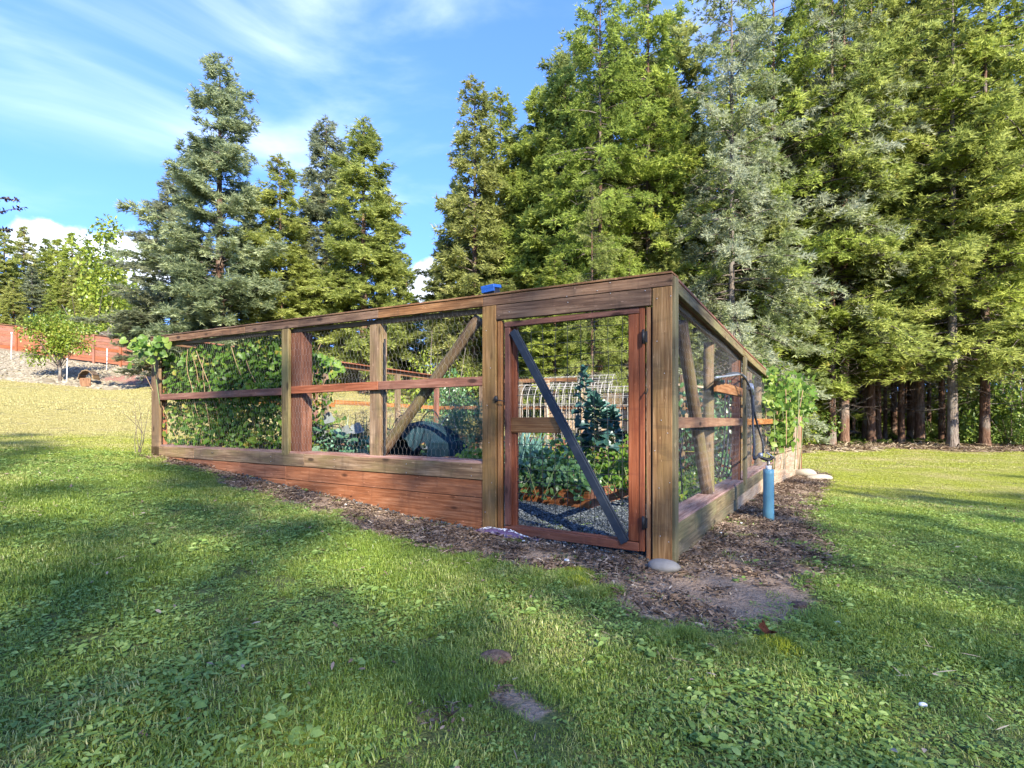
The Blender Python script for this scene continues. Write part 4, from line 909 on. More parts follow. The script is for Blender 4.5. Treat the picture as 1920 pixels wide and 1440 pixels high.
run_v('sill_cap', 0.17, vR(1398), 0.115, zsr + 0.004, zsr + 0.004, 0.215, 0.026, 'sill'); run_v('sill_cap', vR(1398), VL, 0.115, zsr + 0.004, zsr + 0.0, 0.215, 0.026, 'sill')
for k, (za, hh) in enumerate([(zsr - 0.152, 0.155), (zsr - 0.310, 0.16), (zsr - 0.473, 0.16)]):
    for a, b in [(0.11, vR(1385) + .4 * k), (vR(1385) + .4 * k, VL)]: run_v('plank', a, b, 0.028, za - hh / 2, za - hh / 2 - .01, 0.032, hh, 'mossy' if a < .2 else 'palewood')
def rpost(name, px0, px1, u0, u1, z0, z1, mat):
    va, vb = vR(px0, u0), vR(px1, u0)
    return board(fe, name, P((u0 + u1) / 2, (va + vb) / 2, z0), P((u0 + u1) / 2, (va + vb) / 2, z1), abs(u1 - u0), abs(vb - va), mat, up=up_v)
va = vR(1396.5); board(fe, 'stud', P(-0.002, va, zsr - 0.04), P(-0.002, va, ztop(va) - 0.10), 0.038, 0.12, 'mossy', up=up_v)
board(fe, 'post', P(0.10, va - .02, zsr), P(0.10, va - .02, ztop(va) - 0.14), 0.10, 0.10, 'brownpost', up=up_v)
va = vR(1454); board(fe, 'stud', P(-0.002, va, zsr - 0.35), P(-0.002, va, zR(1454, 700)), 0.038, 0.14, 'mossy', up=up_v)
bar(fe, 'pole', P(0.16, vR(1329, .16), 0.35), P(0.16, vR(1329, .16), ztop(1.3) - 0.14), 0.058, 'log', 14, 0.95, 0.03, 9)
bar(fe, 'pole', P(0.14, vR(1421, .14), 0.35), P(0.14, vR(1421, .14), ztop(4.6) - 0.14), 0.06, 'log', 14, 0.95, 0.03, 10)
pA, pB = P(0.14, vR(1277, .14), zR(1277, 605, .14)), P(0.14, vR(1326, .14), zR(1326, 926, .14))
bar(fe, 'brace_log', pA, pB, 0.056, 'log', 14, 1.1, 0.03, 12)
board(fe, 'rail', P(0.02, 0.11, zR(1273, 793)), P(0.02, vR(1393), zR(1393, 791)), 0.034, 0.088, 'orange')
board(fe, 'rail', P(0.02, vR(1401), zR(1401, 791)), P(0.02, vR(1452), zR(1452, 790)), 0.034, 0.088, 'orange')
board(fe, 'short_rail', P(0.02, vR(1345), zR(1345, 724)), P(0.02, vR(1393), zR(1393, 736)), 0.034, 0.11, 'orange')
# wide upright board inside the side wall
board(fe, 'upright_board', P(0.75, vR(1364, .75), 0.4), P(0.75, vR(1364, .75), 2.32), 0.03, 0.18, 'brownpost', up=up_u)
board(fe, 'upright_board', P(0.42, vR(1386, .42), 0.4), P(0.42, vR(1386, .42), 2.28), 0.03, 0.10, 'greywood', up=up_u)
board(fe, 'post', P(0.9, vR(1364, .9) + 1.0, 0.4), P(0.9, vR(1364, .9) + 1.0, 2.35), 0.09, 0.09, 'redrail', up=up_u)
# low annex at the far end: sunlit plank sides and end post
e0 = P(0.0, VL + 0.02, 0); e1 = Vector((0.5345 * 12.6, 12.6, 0))
for k in range(3):
    z_ = 0.26 + 0.235 * k; board(fe, 'plank', (e0.x, e0.y, z_ - .02), (e1.x - .05, e1.y - .08, z_ - .06 + .0 * k), 0.035, 0.23, 'palewood')
board(fe, 'sill_cap', (e0.x - .06, e0.y, 0.88), (e1.x - .1, e1.y - .1, 0.82), 0.18, 0.03, 'palewood')
for dz in (0, .0): pass
board(fe, 'post', (e1.x, e1.y, 0.0), (e1.x, e1.y, zat(769, 12.6)), 0.15, 0.15, 'palewood', up=up_v)
board(fe, 'post', (e1.x + .11, e1.y + .10, 0.0), (e1.x + .11, e1.y + .10, zat(771, 12.6)), 0.10, 0.09, 'orange', up=up_v)
board(fe, 'rail', (e0.x, e0.y, zat(790, e0.y)), (e1.x - .05, e1.y - .1, zat(787, 12.4)), 0.035, 0.09, 'orange')
# left side wall and back wall, seen through the bays
def tz2(v): return topz(UL) - 0.024 * v
for a, b in [(0.05, 3.4), (3.4, VL)]:
    board(fe, 'top_rail', P(UL, a, tz2(a) - .04), P(UL, b, tz2(b) - .04), 0.04, 0.09, 'toprail'); board(fe, 'cap_board', P(UL - .03, a, tz2(a) + .02), P(UL - .03, b, tz2(b) + .02), 0.18, 0.024, 'redrail')
    board(fe, 'rail', P(UL, a, 1.84), P(UL, b, 1.78), 0.036, 0.09, 'orange')
    board(fe, 'plank', P(UL, a, 0.98), P(UL, b, 0.9), 0.036, 0.28, 'redplank')
for px in (609, 745, 818):
    vv_ = vR(px, UL - .08); board(fe, 'post', P(UL - .09, vv_, .7), P(UL - .09, vv_, tz2(vv_) - .07), 0.10, 0.10, 'greywood' if px != 818 else 'redrail', up=up_v)
    if px == 609: board(fe, 'post', P(UL - .0, vv_ - .16, .7), P(UL - .0, vv_ - .16, tz2(vv_) - .09), 0.05, 0.09, 'redrail', up=up_v)
VB = VL
board(fe, 'rail', P(UL, VB, 1.78), P(0.2, VB, 1.72), 0.036, 0.09, 'orange')
board(fe, 'top_rail', P(UL, VB, 2.42), P(3.9, VB, 2.36), 0.036, 0.09, 'toprail')
board(fe, 'plank', P(3.3, VB + .05, 1.90), P(0.9, VB + .05, 1.90), 0.04, 0.28, 'greywood')
board(fe, 'plank', P(4.6, VB + .05, 1.62), P(0.9, VB + .05, 1.60), 0.04, 0.22, 'palewood')
board(fe, 'plank', P(4.6, VB + .05, 1.36), P(0.9, VB + .05, 1.34), 0.04, 0.22, 'palewood')
for k in range(3): board(fe, 'plank', P(UL, VB, 1.0 - .2 * k), P(0.2, VB, .95 - .2 * k), 0.036, 0.19, 'redplank')
for u_ in (0.4, 1.6, 2.6, 3.7, 4.6, 5.3, 6.4): board(fe, 'post', P(u_, VB - .07, .4), P(u_, VB - .07, 2.36), 0.09, 0.09, 'palewood' if 3 < u_ < 5 else 'greywood', up=up_u)
# chicken wire
def hexwire(fn, a0, a1, z0, z1, cell=0.05, r=0.0011, jit=0.004):
    w = cell; hh = cell * 1.35; na = int((a1 - a0) / w); nz = int((z1 - z0) / hh) + 1
    i, j = np.meshgrid(np.arange(na + 1), np.arange(nz + 1)); i, j = i.ravel(), j.ravel()
    xo = a0 + (i + 0.5 * (j % 2)) * w; zo = z0 + j * hh
    top = np.stack([xo, zo + hh * 0.30], 1); bot = np.stack([xo, zo - hh * 0.30], 1)
    bag = 0.02 * np.sin(xo * 2.1) * np.sin(zo * 3.0)
    def pt(q, s):
        x_, z_ = q[:, 0] + jit * np.sin(q[:, 1] * 37 + q[:, 0] * 9), q[:, 1]; return fn(x_, z_, bag)
    A0, A1 = pt(bot, 0), pt(top, 0)
    lx = np.where(j % 2 == 0, xo - .5 * w, xo - .5 * w); up0 = np.stack([xo, zo + hh * 0.30], 1)
    nl = np.stack([xo - .5 * w, zo + hh * 0.70], 1); nr = np.stack([xo + .5 * w, zo + hh * 0.70], 1)
    B0, B1 = pt(up0, 0), pt(nl, 0); C1 = pt(nr, 0)
    v, f = tubes(np.concatenate([A0, B0, B0]), np.concatenate([A1, B1, C1]), r, None, 3)
    return v, f
def front_fn(v0):
    return lambda a, z, b: np.stack([CX + a * U[0] + (v0 + b) * Vv[0], CY + a * U[1] + (v0 + b) * Vv[1], z], 1)
def side_fn(u0):
    return lambda a, z, b: np.stack([CX + a * Vv[0] + (u0 + b) * U[0], CY + a * Vv[1] + (u0 + b) * U[1], z], 1)
for fn, a0, a1, z0, z1, c_, r_ in [(front_fn(0.052), uF(902), UL, zsill, 2.55, 0.055, 0.0006), (side_fn(0.06), 0.12, VL, zsr, 2.3, 0.055, 0.0006),
                             (side_fn(UL - .02), 0.1, VL, 1.1, 2.4, 0.08, 0.0008), (front_fn(VB - .02), 0.2, UL, .9, 2.4, 0.075, 0.0012)]:
    v, f = hexwire(fn, a0, a1, z0, z1, c_, r_); tag(link('chicken_wire', np_mesh('chicken_wire', v, f), 'wire', fe), kind='stuff')

# ------------------------------------------------------------------ things on and beside the fence
q = P(uF(911), 0.09, topz(1.7) + 0.024)
sl = thing('solar_light', q, 'small tilted blue box lying on the top rail above the left gate post', 'box')
rot = Matrix.Translation(q + Vector((0, 0, 0.045))) @ Matrix.Rotation(math.atan2(U[1], U[0]), 4, 'Z') @ Matrix.Rotation(R(-8), 4, 'X') @ Matrix.Rotation(R(3), 4, 'Y')
link('panel', boxmesh(0.145, 0.13, 0.03), 'bluebox', sl, rot @ Matrix.Translation((0, 0, 0.028))); link('base', boxmesh(0.125, 0.10, 0.055), 'iron', sl, rot @ Matrix.Translation((0, 0, -0.012)))
link('front_panel', boxmesh(0.14, 0.012, 0.05), 'bluebox', sl, rot @ Matrix.Translation((0, 0.058, 0.006)))
x, y = g2(1248, 1072); s_ = tag(link('stone', rockmesh(14, 0.115, 0.07, 0.048, 4, 0.16), 'stone', None, Matrix.Translation((x, y + 0.03, h(x, y) + 0.030)) @ Matrix.Rotation(R(-12), 4, 'Z')), 'smooth grey oval stone lying at the foot of the corner post', 'stone')
x, y = g2(1510, 893); tag(link('stone', rockmesh(15, 0.26, 0.16, 0.13, 3, 0.25), 'palestone', None, Matrix.Translation((x, y, h(x, y) + 0.06))), 'pale stone leaning at the base of the far end post', 'stone')
x, y = g2(1523, 896); tag(link('stone', rockmesh(16, 0.28, 0.13, 0.08, 3, 0.25), 'palestone', None, Matrix.Translation((x, y - .25, h(x, y) + 0.04))), 'flat whitish stone in front of the leaning one by the end post', 'stone')
# standpipe
xp, yp = 0.481 * 5.85, 5.85; zp = h(xp, yp); ztp = zat(880, yp)
sp_ = thing('standpipe', (xp, yp, zp), 'light blue plastic standpipe with a white collar and metal tap beside the side fence', 'pipe')
link('sleeve', pathtube([(xp, yp, zp - .1), (xp, yp, zp + .1), (xp, yp, ztp - .05), (xp, yp, ztp)], [0.058, 0.056, 0.055, 0.055], 24), 'bluepipe', sp_)
bar(sp_, 'collar', (xp, yp, ztp - .01), (xp, yp, zat(873, yp)), 0.030, 'whiteplastic', 16)
tpz = zat(862, yp)
bar(sp_, 'riser', (xp, yp, ztp), (xp, yp, tpz), 0.016, 'brass', 12)
tap = link('tap', pathtube([tuple(q) for q in smoothpath([(xp + .05, yp, tpz + .03), (xp, yp, tpz), (xp - .06, yp, tpz + .015), (xp - .085, yp, tpz + .03)], 12)], 0.019, 12), 'iron', sp_)
link('handle', boxmesh(0.10, 0.022, 0.012), 'galv', sp_, Matrix.Translation((xp + .02, yp, tpz + .05)) @ Matrix.Rotation(R(35), 4, 'Y'))
link('coupling', pathtube([(xp - .085, yp, tpz + .02), (xp - .09, yp, tpz + .075)], 0.022, 12), 'galv', sp_)
# hose rack with hoses
def onR(px, py, u=-0.06): return P(u, vR(px, u), zR(px, py, u))
hk = thing('hose_hanger', onR(1370, 707), 'grey metal hose hanger fixed across the side fence', 'hanger')
for k, du in enumerate((-0.10, -0.06, -0.02)):
    link('arm', pathtube([tuple(q) for q in smoothpath([onR(1342, 708, du), onR(1365, 705, du), onR(1388, 702, du), onR(1398, 708, du)], 14)], 0.011, 8), 'galv', hk)
for i in range(6): link('cross_bar', pathtube([tuple(onR(1346 + i * 7, 709 - i * .8, -.11)), tuple(onR(1346 + i * 7, 709 - i * .8, .12))], 0.006, 6), 'iron', hk)
hs = thing('garden_hose', onR(1398, 710, -.09), 'dark hose hanging from the metal hanger down to the tap on the blue standpipe', 'hose')
endp = Vector((xp - .09, yp, tpz + .07))
link('hose_run', pathtube([tuple(q) for q in smoothpath([onR(1362, 702, -.08), onR(1385, 700, -.1), onR(1399, 712, -.12), onR(1408, 735, -.14), onR(1411, 770, -.15), onR(1412, 805, -.16), onR(1414, 832, -.2), Vector((xp - .16, yp, tpz + .01)), endp], 60)], 0.0125, 8), 'hose', hs)
link('hose_run', pathtube([tuple(q) for q in smoothpath([onR(1412, 728, -.1), onR(1413, 765, -.12), onR(1421, 800, -.14), onR(1430, 830, -.18), endp + Vector((0.03, 0, 0.01))], 50)], 0.0125, 8), 'hose', hs)
bar(hs, 'spray_nozzle', onR(1407, 722, -.12), onR(1410, 738, -.12), 0.032, 'galv', 12); bar(hs, 'grip', onR(1402, 728, -.12), onR(1409, 732, -.12), 0.02, 'hose', 8)
h2_ = thing('coiled_hose', P(0.3, vR(1370, .3), .5), 'loops of black hose hanging inside the side fence below the mid rail', 'hose')
for k in range(4):
    c = 1358 + k * 7
    link('loop', pathtube([tuple(q) for q in smoothpath([P(.3, vR(c, .3), zR(c, 712, .3)), P(.3, vR(c + 2, .3), zR(c, 790, .3)), P(.32, vR(c - 3, .32), zR(c, 850, .3)), P(.4, vR(c - 12, .4), zR(c, 893, .3)), P(.5, vR(c - 26, .5), zR(c, 888, .3)), P(.5, vR(c - 34 - 3 * k, .5), zR(c, 850, .3))], 40)], 0.011, 7), 'hose', h2_)
h3_ = thing('wire_arch', P(.5, vR(1290, .5), .5), 'dark curved arch stake just inside the side fence near the corner post', 'garden arch')
link('arch', pathtube([tuple(q) for q in smoothpath([P(.5, vR(1279, .5), zR(1279, 925, .5)), P(.5, vR(1277, .5), zR(1277, 880, .5)), P(.55, vR(1284, .5), zR(1284, 855, .5)), P(.6, vR(1296, .5), zR(1296, 825, .5))], 20)], 0.009, 7), 'iron', h3_)
# mulch bag under the gate
bx, by = g2(938, 1012); c0 = P(uF(935), -0.02, 0); c1 = P(uF(1020), -0.10, 0)
bagV, bagF = [], []; NU, NV = 28, 12
for j in range(NV + 1):
    for i in range(NU + 1):
        s, t = i / NU, j / NV
        b_ = P(uF(902 + s * 115), 0.02 - 0.15 * (t) * (1 - 0.45 * s), 0)
        hump = math.sin(math.pi * t) ** 0.7 * (0.040 * math.sin(math.pi * min(1, s * 1.15 + .05)) + 0.006) + 0.007 * math.sin(s * 19 + t * 4) * math.sin(t * 9 + s * 3)
        bagV.append((b_.x, b_.y, h(b_.x, b_.y) + 0.010 + hump))
for j in range(NV):
    for i in range(NU):
        a = j * (NU + 1) + i; bagF.append((a, a + 1, a + NU + 2, a + NU + 1))
bagn = NT('bag_plastic'); bcol = bagn.ramp(bagn.noise(bagn.pos(), 22, 4), [(0.36, (0.24, 0.20, 0.23)), (0.46, (0.10, 0.055, 0.11)), (0.66, (0.16, 0.10, 0.16))])
bmat = bagn.bsdf(bcol, 0.35, bagn.noise(bagn.pos(), 40, 4), 0.5, 0.01, spec=0.5)
bag = tag(link('mulch_bag', np_mesh('mulch_bag', np.array(bagV), np.array(bagF), smooth=True), bmat), 'flattened purple and white plastic mulch bag half buried under the left end of the gate', 'plastic bag')
fc = bpy.data.curves.new('lettering', 'FONT'); fc.body = 'BARK MULCH'; fc.size = 0.060; fc.extrude = 0.0010; fc.offset = 0.0012; fc.align_x = 'CENTER'
fo = bpy.data.objects.new('lettering', fc); COL.objects.link(fo); bpy.context.view_layer.update()
tm = bpy.data.meshes.new_from_object(fo); bpy.data.objects.remove(fo)
# lay the letters, upside down to the viewer, over the crumpled plastic
for v in tm.vertices:
    lx, ly = v.co.x, v.co.y
    s = 0.42 - lx / 0.50; t = 0.36 + ly / 0.13
    s = min(max(s, 0), 1); t = min(max(t, 0), 1)
    b_ = P(uF(902 + s * 115), 0.02 - 0.15 * t * (1 - 0.45 * s), 0)
    hump = math.sin(math.pi * t) ** 0.7 * (0.040 * math.sin(math.pi * min(1, s * 1.15 + .05)) + 0.006) + 0.007 * math.sin(s * 19 + t * 4) * math.sin(t * 9 + s * 3)
    v.co = Vector((b_.x, b_.y, h(b_.x, b_.y) + 0.0135 + hump + v.co.z))
link('lettering', tm, 'whiteplastic', bag)

# ------------------------------------------------------------------ inside the enclosure: beds
def bed(u0, u1, v0, v1, hh, label, mat='redplank'):
    zc = gz((u0 + u1) / 2, (v0 + v1) / 2); zc = min(gz(u0, v0), gz(u1, v0), gz(u0, v1)) if hh < .4 else zc
    o = thing('raised_bed', P((u0 + u1) / 2, (v0 + v1) / 2, zc), label, 'raised bed'); zt = zc + hh
    for (a, b) in [((u0, v0), (u1, v0)), ((u0, v1), (u1, v1))]: board(o, 'plank', P(a[0], a[1], zt - hh / 2 - .03), P(b[0], b[1], zt - hh / 2 - .03), 0.04, hh + .06, mat)
    for (a, b) in [((u0, v0), (u0, v1)), ((u1, v0), (u1, v1))]: board(o, 'plank', P(a[0], a[1] + .022, zt - hh / 2 - .032), P(b[0], b[1] - .022, zt - hh / 2 - .032), 0.04, hh + .058, mat)
    c = [P(u0 + .02, v0 + .02, zt - .05), P(u1 - .02, v0 + .02, zt - .05), P(u1 - .02, v1 - .02, zt - .05), P(u0 + .02, v1 - .02, zt - .05)]
    N_ = 10; Vs = []; 
    for j in range(N_ + 1):
        for i in range(N_ + 1):
            p_ = c[0].lerp(c[1], i / N_).lerp(c[3].lerp(c[2], i / N_), j / N_); Vs.append((p_.x, p_.y, p_.z + random.uniform(-.015, .02)))
    Fs = [(j * (N_ + 1) + i, j * (N_ + 1) + i + 1, (j + 1) * (N_ + 1) + i + 1, (j + 1) * (N_ + 1) + i) for j in range(N_) for i in range(N_)]
    link('soil', np_mesh('soil', np.array(Vs), np.array(Fs), smooth=True), soilm, o)
    return zt
sn = NT('bed_soil'); soilm = sn.bsdf(sn.ramp(sn.noise(sn.pos(), 25, 5), [(0.35, (0.02, 0.013, 0.009)), (0.65, (0.085, 0.055, 0.038))]), 0.95, sn.noise(sn.pos(), 60, 4), 0.8, 0.02, spec=.1)
d_ = Vector((0.145 * 6.35, 6.35)); bu, bv = uv_of(d_.x, d_.y)
zb2 = bed(bu, bu + 0.95, bv, bv + 2.6, 0.26, 'red plank raised bed nearest the gate with kale and tangled leaves')
zb1 = bed(bu + 1.05, bu + 4.0, bv + .42, bv + 1.5, 0.26, 'red plank raised bed left of the gate view with strap leaves')
zb3 = bed(2.6, 7.1, 0.35, 1.5, 0.42, 'raised bed along the inside of the front fence holding squash')

# ------------------------------------------------------------------ plants
def lobed_leaf(seed, lobes=5, size=1.0, depth=0.22, cup=0.12):
    """one large leaf with its own outline: 2 rings, about 40 triangles"""
    g = np.random.default_rng(seed); n = 20; V = [(0.45 * size, 0, -0.02 * size)]; 
    for ring, k_ in ((0.55, 0.5), (1.0, 1.0)):
        for i in range(n):
            a = 2 * math.pi * i / n; r_ = 0.5 * (1 + (depth * math.cos(lobes * a) if lobes else 0)) * (1 - 0.55 * math.exp(-((a - math.pi) / 0.35) ** 2))
            r_ *= 1 + g.normal(0, 0.03)
            V.append((0.45 * size + r_ * ring * math.cos(a) * size, r_ * ring * math.sin(a) * size, size * (cup * ring * ring * (abs(math.sin(a))) + g.normal(0, 0.014) - 0.10 * ring * max(0, math.cos(a)))))
    F = [(0, 1 + i, 1 + (i + 1) % n) for i in range(n)]
    for i in range(n):
        j = (i + 1) % n; F += [(1 + i, 1 + n + i, 1 + n + j), (1 + i, 1 + n + j, 1 + j)]
    return np_mesh('leaf', np.array(V), np.array(F), g.uniform(0.2, 0.9) * np.ones(len(F)), smooth=True)
LB = {}
def leafset(mat, lobes, depth, cup, n=4):
    L_ = []
    for s in range(n):
        m_ = lobed_leaf(100 + s, lobes, 1.0, depth, cup); a = m_.attributes['tint']; a.data.foreach_set('value', np.full(len(m_.polygons), [0.15, 0.45, 0.7, 0.95][s % 4], np.float32)); m_.materials.append(M[mat]); L_.append(m_)
    return L_
def place_leaf(parent, me, p, d, nrm, s):
    d = Vector(d).normalized(); nv = Vector(nrm); y = nv.cross(d).normalized(); z = d.cross(y).normalized()
    m = Matrix((d, y, z)).transposed().to_4x4(); m.translation = Vector(p)
    return link('leaf', me, None, parent, m @ Matrix.Diagonal((s, s, s, 1)))
def stuffleaf(name, parent, V, F, T, mat):
    o = link(name, np_mesh(name, V, F, T), mat, parent); tag(o, kind='stuff'); return o
# climbing vine filling the left bays
vn = thing('climbing_vine', P(6, .4, gz(6, .4)), 'dense leafy green vine with some yellow leaves filling the left bays of the front fence', 'vine')
g = np.random.default_rng(5)
n = 16000; uu = g.uniform(uF(531) - .05, UL - .12, n); zz_ = zsill - .12 + (1.58) * g.uniform(0, 1, n) ** 0.9; vv1 = 0.10 + 0.62 * g.uniform(0, 1, n) ** 1.4
dens_ = np.sin(uu * 3.1 + 1) * np.sin(zz_ * 4.3 + 2) + 0.6 * np.sin(uu * 7.7) * np.sin(zz_ * 8.1 + 1) + 0.5 * np.sin(uu * 15 + zz_ * 11)
edge_ = np.clip((2.62 - zz_ + 0.10 * np.sin(uu * 5)) * 5, 0, 1)
topfall = np.where(uu < uF(500), np.clip((2.48 + .12 * np.sin(uu * 9) - zz_) * 8, 0, 1), edge_)
lowopen = np.where((zz_ < 1.55) & (dens_ < -.1), 0.55, 1.0)
keep = g.uniform(size=n) < np.clip(0.86 + 0.32 * dens_, 0.12, 1) * topfall * lowopen
uu, zz_, vv1 = uu[keep], zz_[keep], vv1[keep]; n = len(uu)
Pp = np.stack([CX + uu * U[0] + vv1 * Vv[0], CY + uu * U[1] + vv1 * Vv[1], zz_], 1)
outd = np.array([-Vv[0], -Vv[1], 0.0])
D = norm(g.normal(0, 0.8, (n, 3)) + np.array([0, 0, -0.55]) + outd * 0.3); N = norm(outd * 0.75 + np.array([0, 0, 0.65]) + g.normal(0, 0.45, (n, 3)))
Ls = g.uniform(0.035, 0.088, n) * np.where(zz_ > 1.85, 1.15, 0.85)
V_, F_, T_ = leaves(Pp, D, N, Ls, Ls * 0.85, np.clip(g.normal(0.42, 0.25, n) - vv1 * 0.25, 0, 1)); stuffleaf('foliage', vn, V_, F_, T_, 'vine')
VLF = leafset('vine', 3, 0.10, 0.10)
for i in range(190):
    u = g.uniform(uF(531), UL - .1); z = zsill + .1 + g.uniform(0, 1.38); p = P(u, g.uniform(.075, .16), z)
    place_leaf(vn, VLF[i % 4], p, (g.normal() * .6, g.normal() * .3, -0.7), tuple(outd + np.array([0, 0, .5]) + g.normal(0, .3, 3)), g.uniform(0.06, 0.115))
sg0, sg1 = [], []
for i in range(30):
    u = g.uniform(uF(531) + .1, UL - .15); p = np.array(P(u, g.uniform(.15, .5), 0.9)); d = np.array([g.normal() * .12, g.normal() * .06, 1.0])
    for k in range(9):
        q = p + norm(d) * g.uniform(.12, .22); sg0.append(p); sg1.append(q); p = q; d = d + np.array([g.normal() * .14, g.normal() * .06, 0])
        if p[2] > 2.5: break
v, f = tubes(np.array(sg0), np.array(sg1), 0.0045, 0.0035, 4); link('stems', np_mesh('stems', v, f), 'canestem', vn)
# spray escaping over the left end post
esc = thing('vine_shoot', P(UL, 0, zsill), 'bright green leafy shoot spilling over the far left end of the top rail', 'vine')
g = np.random.default_rng(15); E = leafset('brightvine', 3, .08, .1)
for i in range(85):
    px = g.uniform(238, 318); py = 640 + g.normal() * 6 + max(0, g.normal()) * 17; Y = g.uniform(7.5, 8.1); place_leaf(esc, E[i % 4], W(px, py, Y), (g.normal(), g.normal() * .4, -.5), (g.normal() * .4, -1, .5), g.uniform(.055, .12))
link('stem', pathtube([tuple(q) for q in smoothpath([W(300, 760, 7.9), W(290, 690, 7.8), W(285, 645, 7.7), W(262, 632, 7.7), W(244, 650, 7.6)], 20)], 0.006, 6), 'stem', esc)
# bright vine at the far end of the side wall
bv_ = thing('climbing_vine', P(0, 6.3, .4), 'bright lime-green vine tumbling over the far end of the side fence above the low post', 'vine')
g = np.random.default_rng(25); E2 = leafset('brightvine', 5, .10, .12)
cl = [(1462, 722, 9.6, 30), (1490, 735, 10.6, 26), (1475, 760, 10.0, 28), (1505, 745, 11.0, 18), (1450, 745, 9.2, 18), (1468, 820, 9.8, 18), (1475, 790, 10.2, 20), (1500, 765, 11.5, 16), (1440, 700, 9.3, 14)]
P_, D_, N_, L_ = [], [], [], []
for px, py, Y, rad in cl:
    for i in range(110 if rad > 15 else 50):
        a = g.normal(0, 0.68, 2) * rad; w_ = W(px + a[0], py + a[1], Y + g.normal() * .35); P_.append(w_); D_.append(g.normal(0, .8, 3) + np.array([0, 0, -.5])); N_.append(np.array([0.3, -.6, .6]) + g.normal(0, .7, 3)); L_.append(g.uniform(.05, .13))
n = len(P_); V_, F_, T_ = leaves(np.array(P_), np.array(D_), np.array(N_), np.array(L_), np.array(L_) * .9, g.uniform(0.2, 1, n)); stuffleaf('foliage', bv_, V_, F_, T_, 'brightvine')
for i in range(40):
    px, py, Y, rad = cl[g.integers(0, len(cl))]; a = g.normal(0, 0.5, 2) * rad
    place_leaf(bv_, E2[i % 4], W(px + a[0], py + a[1], Y - .3 + g.normal() * .2), (g.normal() * .6, g.normal() * .3, -.6), (.2 + g.normal() * .5, -1, .5 + g.normal() * .5), g.uniform(.10, .19))
for i in range(14):
    px = g.uniform(1435, 1500); Y = g.uniform(9.2, 10.5); link('stem', pathtube([tuple(q) for q in smoothpath([W(px, 880, Y), W(px + g.normal() * 6, 800, Y), W(px + g.normal() * 10, 730, Y)], 10)], 0.007, 5), 'stem' if i % 2 else 'canestem', bv_)
# dark leafy growth behind the hose
dv = thing('bean_plant', P(.8, 4.6, .4), 'dark green leafy climber inside the side fence behind the hose', 'plant')
n = 900; uu = g.uniform(.5, 1.2, n); v2_ = g.uniform(4.6, 6.6, n); zz_ = g.uniform(.5, 2.15, n)
V_, F_, T_ = leaves(np.stack([CX + uu * U[0] + v2_ * Vv[0], CY + uu * U[1] + v2_ * Vv[1], zz_], 1), g.normal(0, .6, (n, 3)) + np.array([0, 0, -.5]), np.array([.4, -.7, .6]) + g.normal(0, .4, (n, 3)), g.uniform(.06, .12, n), g.uniform(.05, .09, n), g.uniform(0, .8, n)); stuffleaf('foliage', dv, V_, F_, T_, 'herb')
link('stem', pathtube([tuple(P(.8, 5.4, .3)), tuple(P(.85, 5.5, 1.2)), tuple(P(.8, 5.45, 2.1))], 0.01, 6), 'stem', dv)
# kale
KL = leafset('kale', 7, .13, .38)
g = np.random.default_rng(35)
def kale(u, v, z0, ht, n, label, spread=0.34, gap=0.3, mat=None, sz=(.16, .30)):
    o = thing('kale_plant', P(u, v, z0), label, 'kale'); c = np.array(P(u, v, z0))
    st_ = smoothpath([c, c + np.array([.03, .02, ht * .5]), c + np.array([-.02, 0, ht * .95])], 10); link('stalk', pathtube([tuple(q) for q in st_], 0.016, 8), 'palebark', o)
    for i in range(n):
        t_ = gap + (1 - gap) * (i / n) ** .8; a = i * 2.4 + g.normal() * .3; el_ = -0.5 + 1.7 * t_ ** 3 + g.normal() * .15
        p = c + np.array([0, 0, ht * t_]); d = np.array([math.cos(a) * math.cos(el_), math.sin(a) * math.cos(el_), math.sin(el_)]); s = g.uniform(*sz) * (1.1 - .5 * abs(t_ - .6)); off = spread * (1.15 - t_ * .75) * g.uniform(.4, 1)
        q = p + d * off * .5 + np.array([0, 0, -.02])
        link('leaf_stalk', pathtube([tuple(p), tuple(q)], 0.005, 5), 'stem', o); place_leaf(o, KL[i % 4], q, d, (-.4 * math.cos(a) * math.sin(el_) + g.normal() * .3, -.5, 1 + g.normal() * .2), s)
    return o
def upv_(px, Y): return uv_of((px - 960) / FPX * Y, Y)
u_, v_2 = upv_(1118, 7.1); kale(u_, v_2, zb2 - .05, 1.14, 72, 'bushy blue-green kale in the middle of the gate view', .40, .48, sz=(.09, .17))
u_, v_2 = upv_(1096, 7.5); kale(u_, v_2, zb2 - .05, 1.58, 42, 'tallest slim blue-green kale behind the bushy one', .22, .42, sz=(.08, .15))
u_, v_2 = upv_(1146, 7.3); kale(u_, v_2, zb2 - .05, 0.98, 48, 'right-hand blue-green kale with a bare pale stalk', .32, .58, sz=(.09, .16))
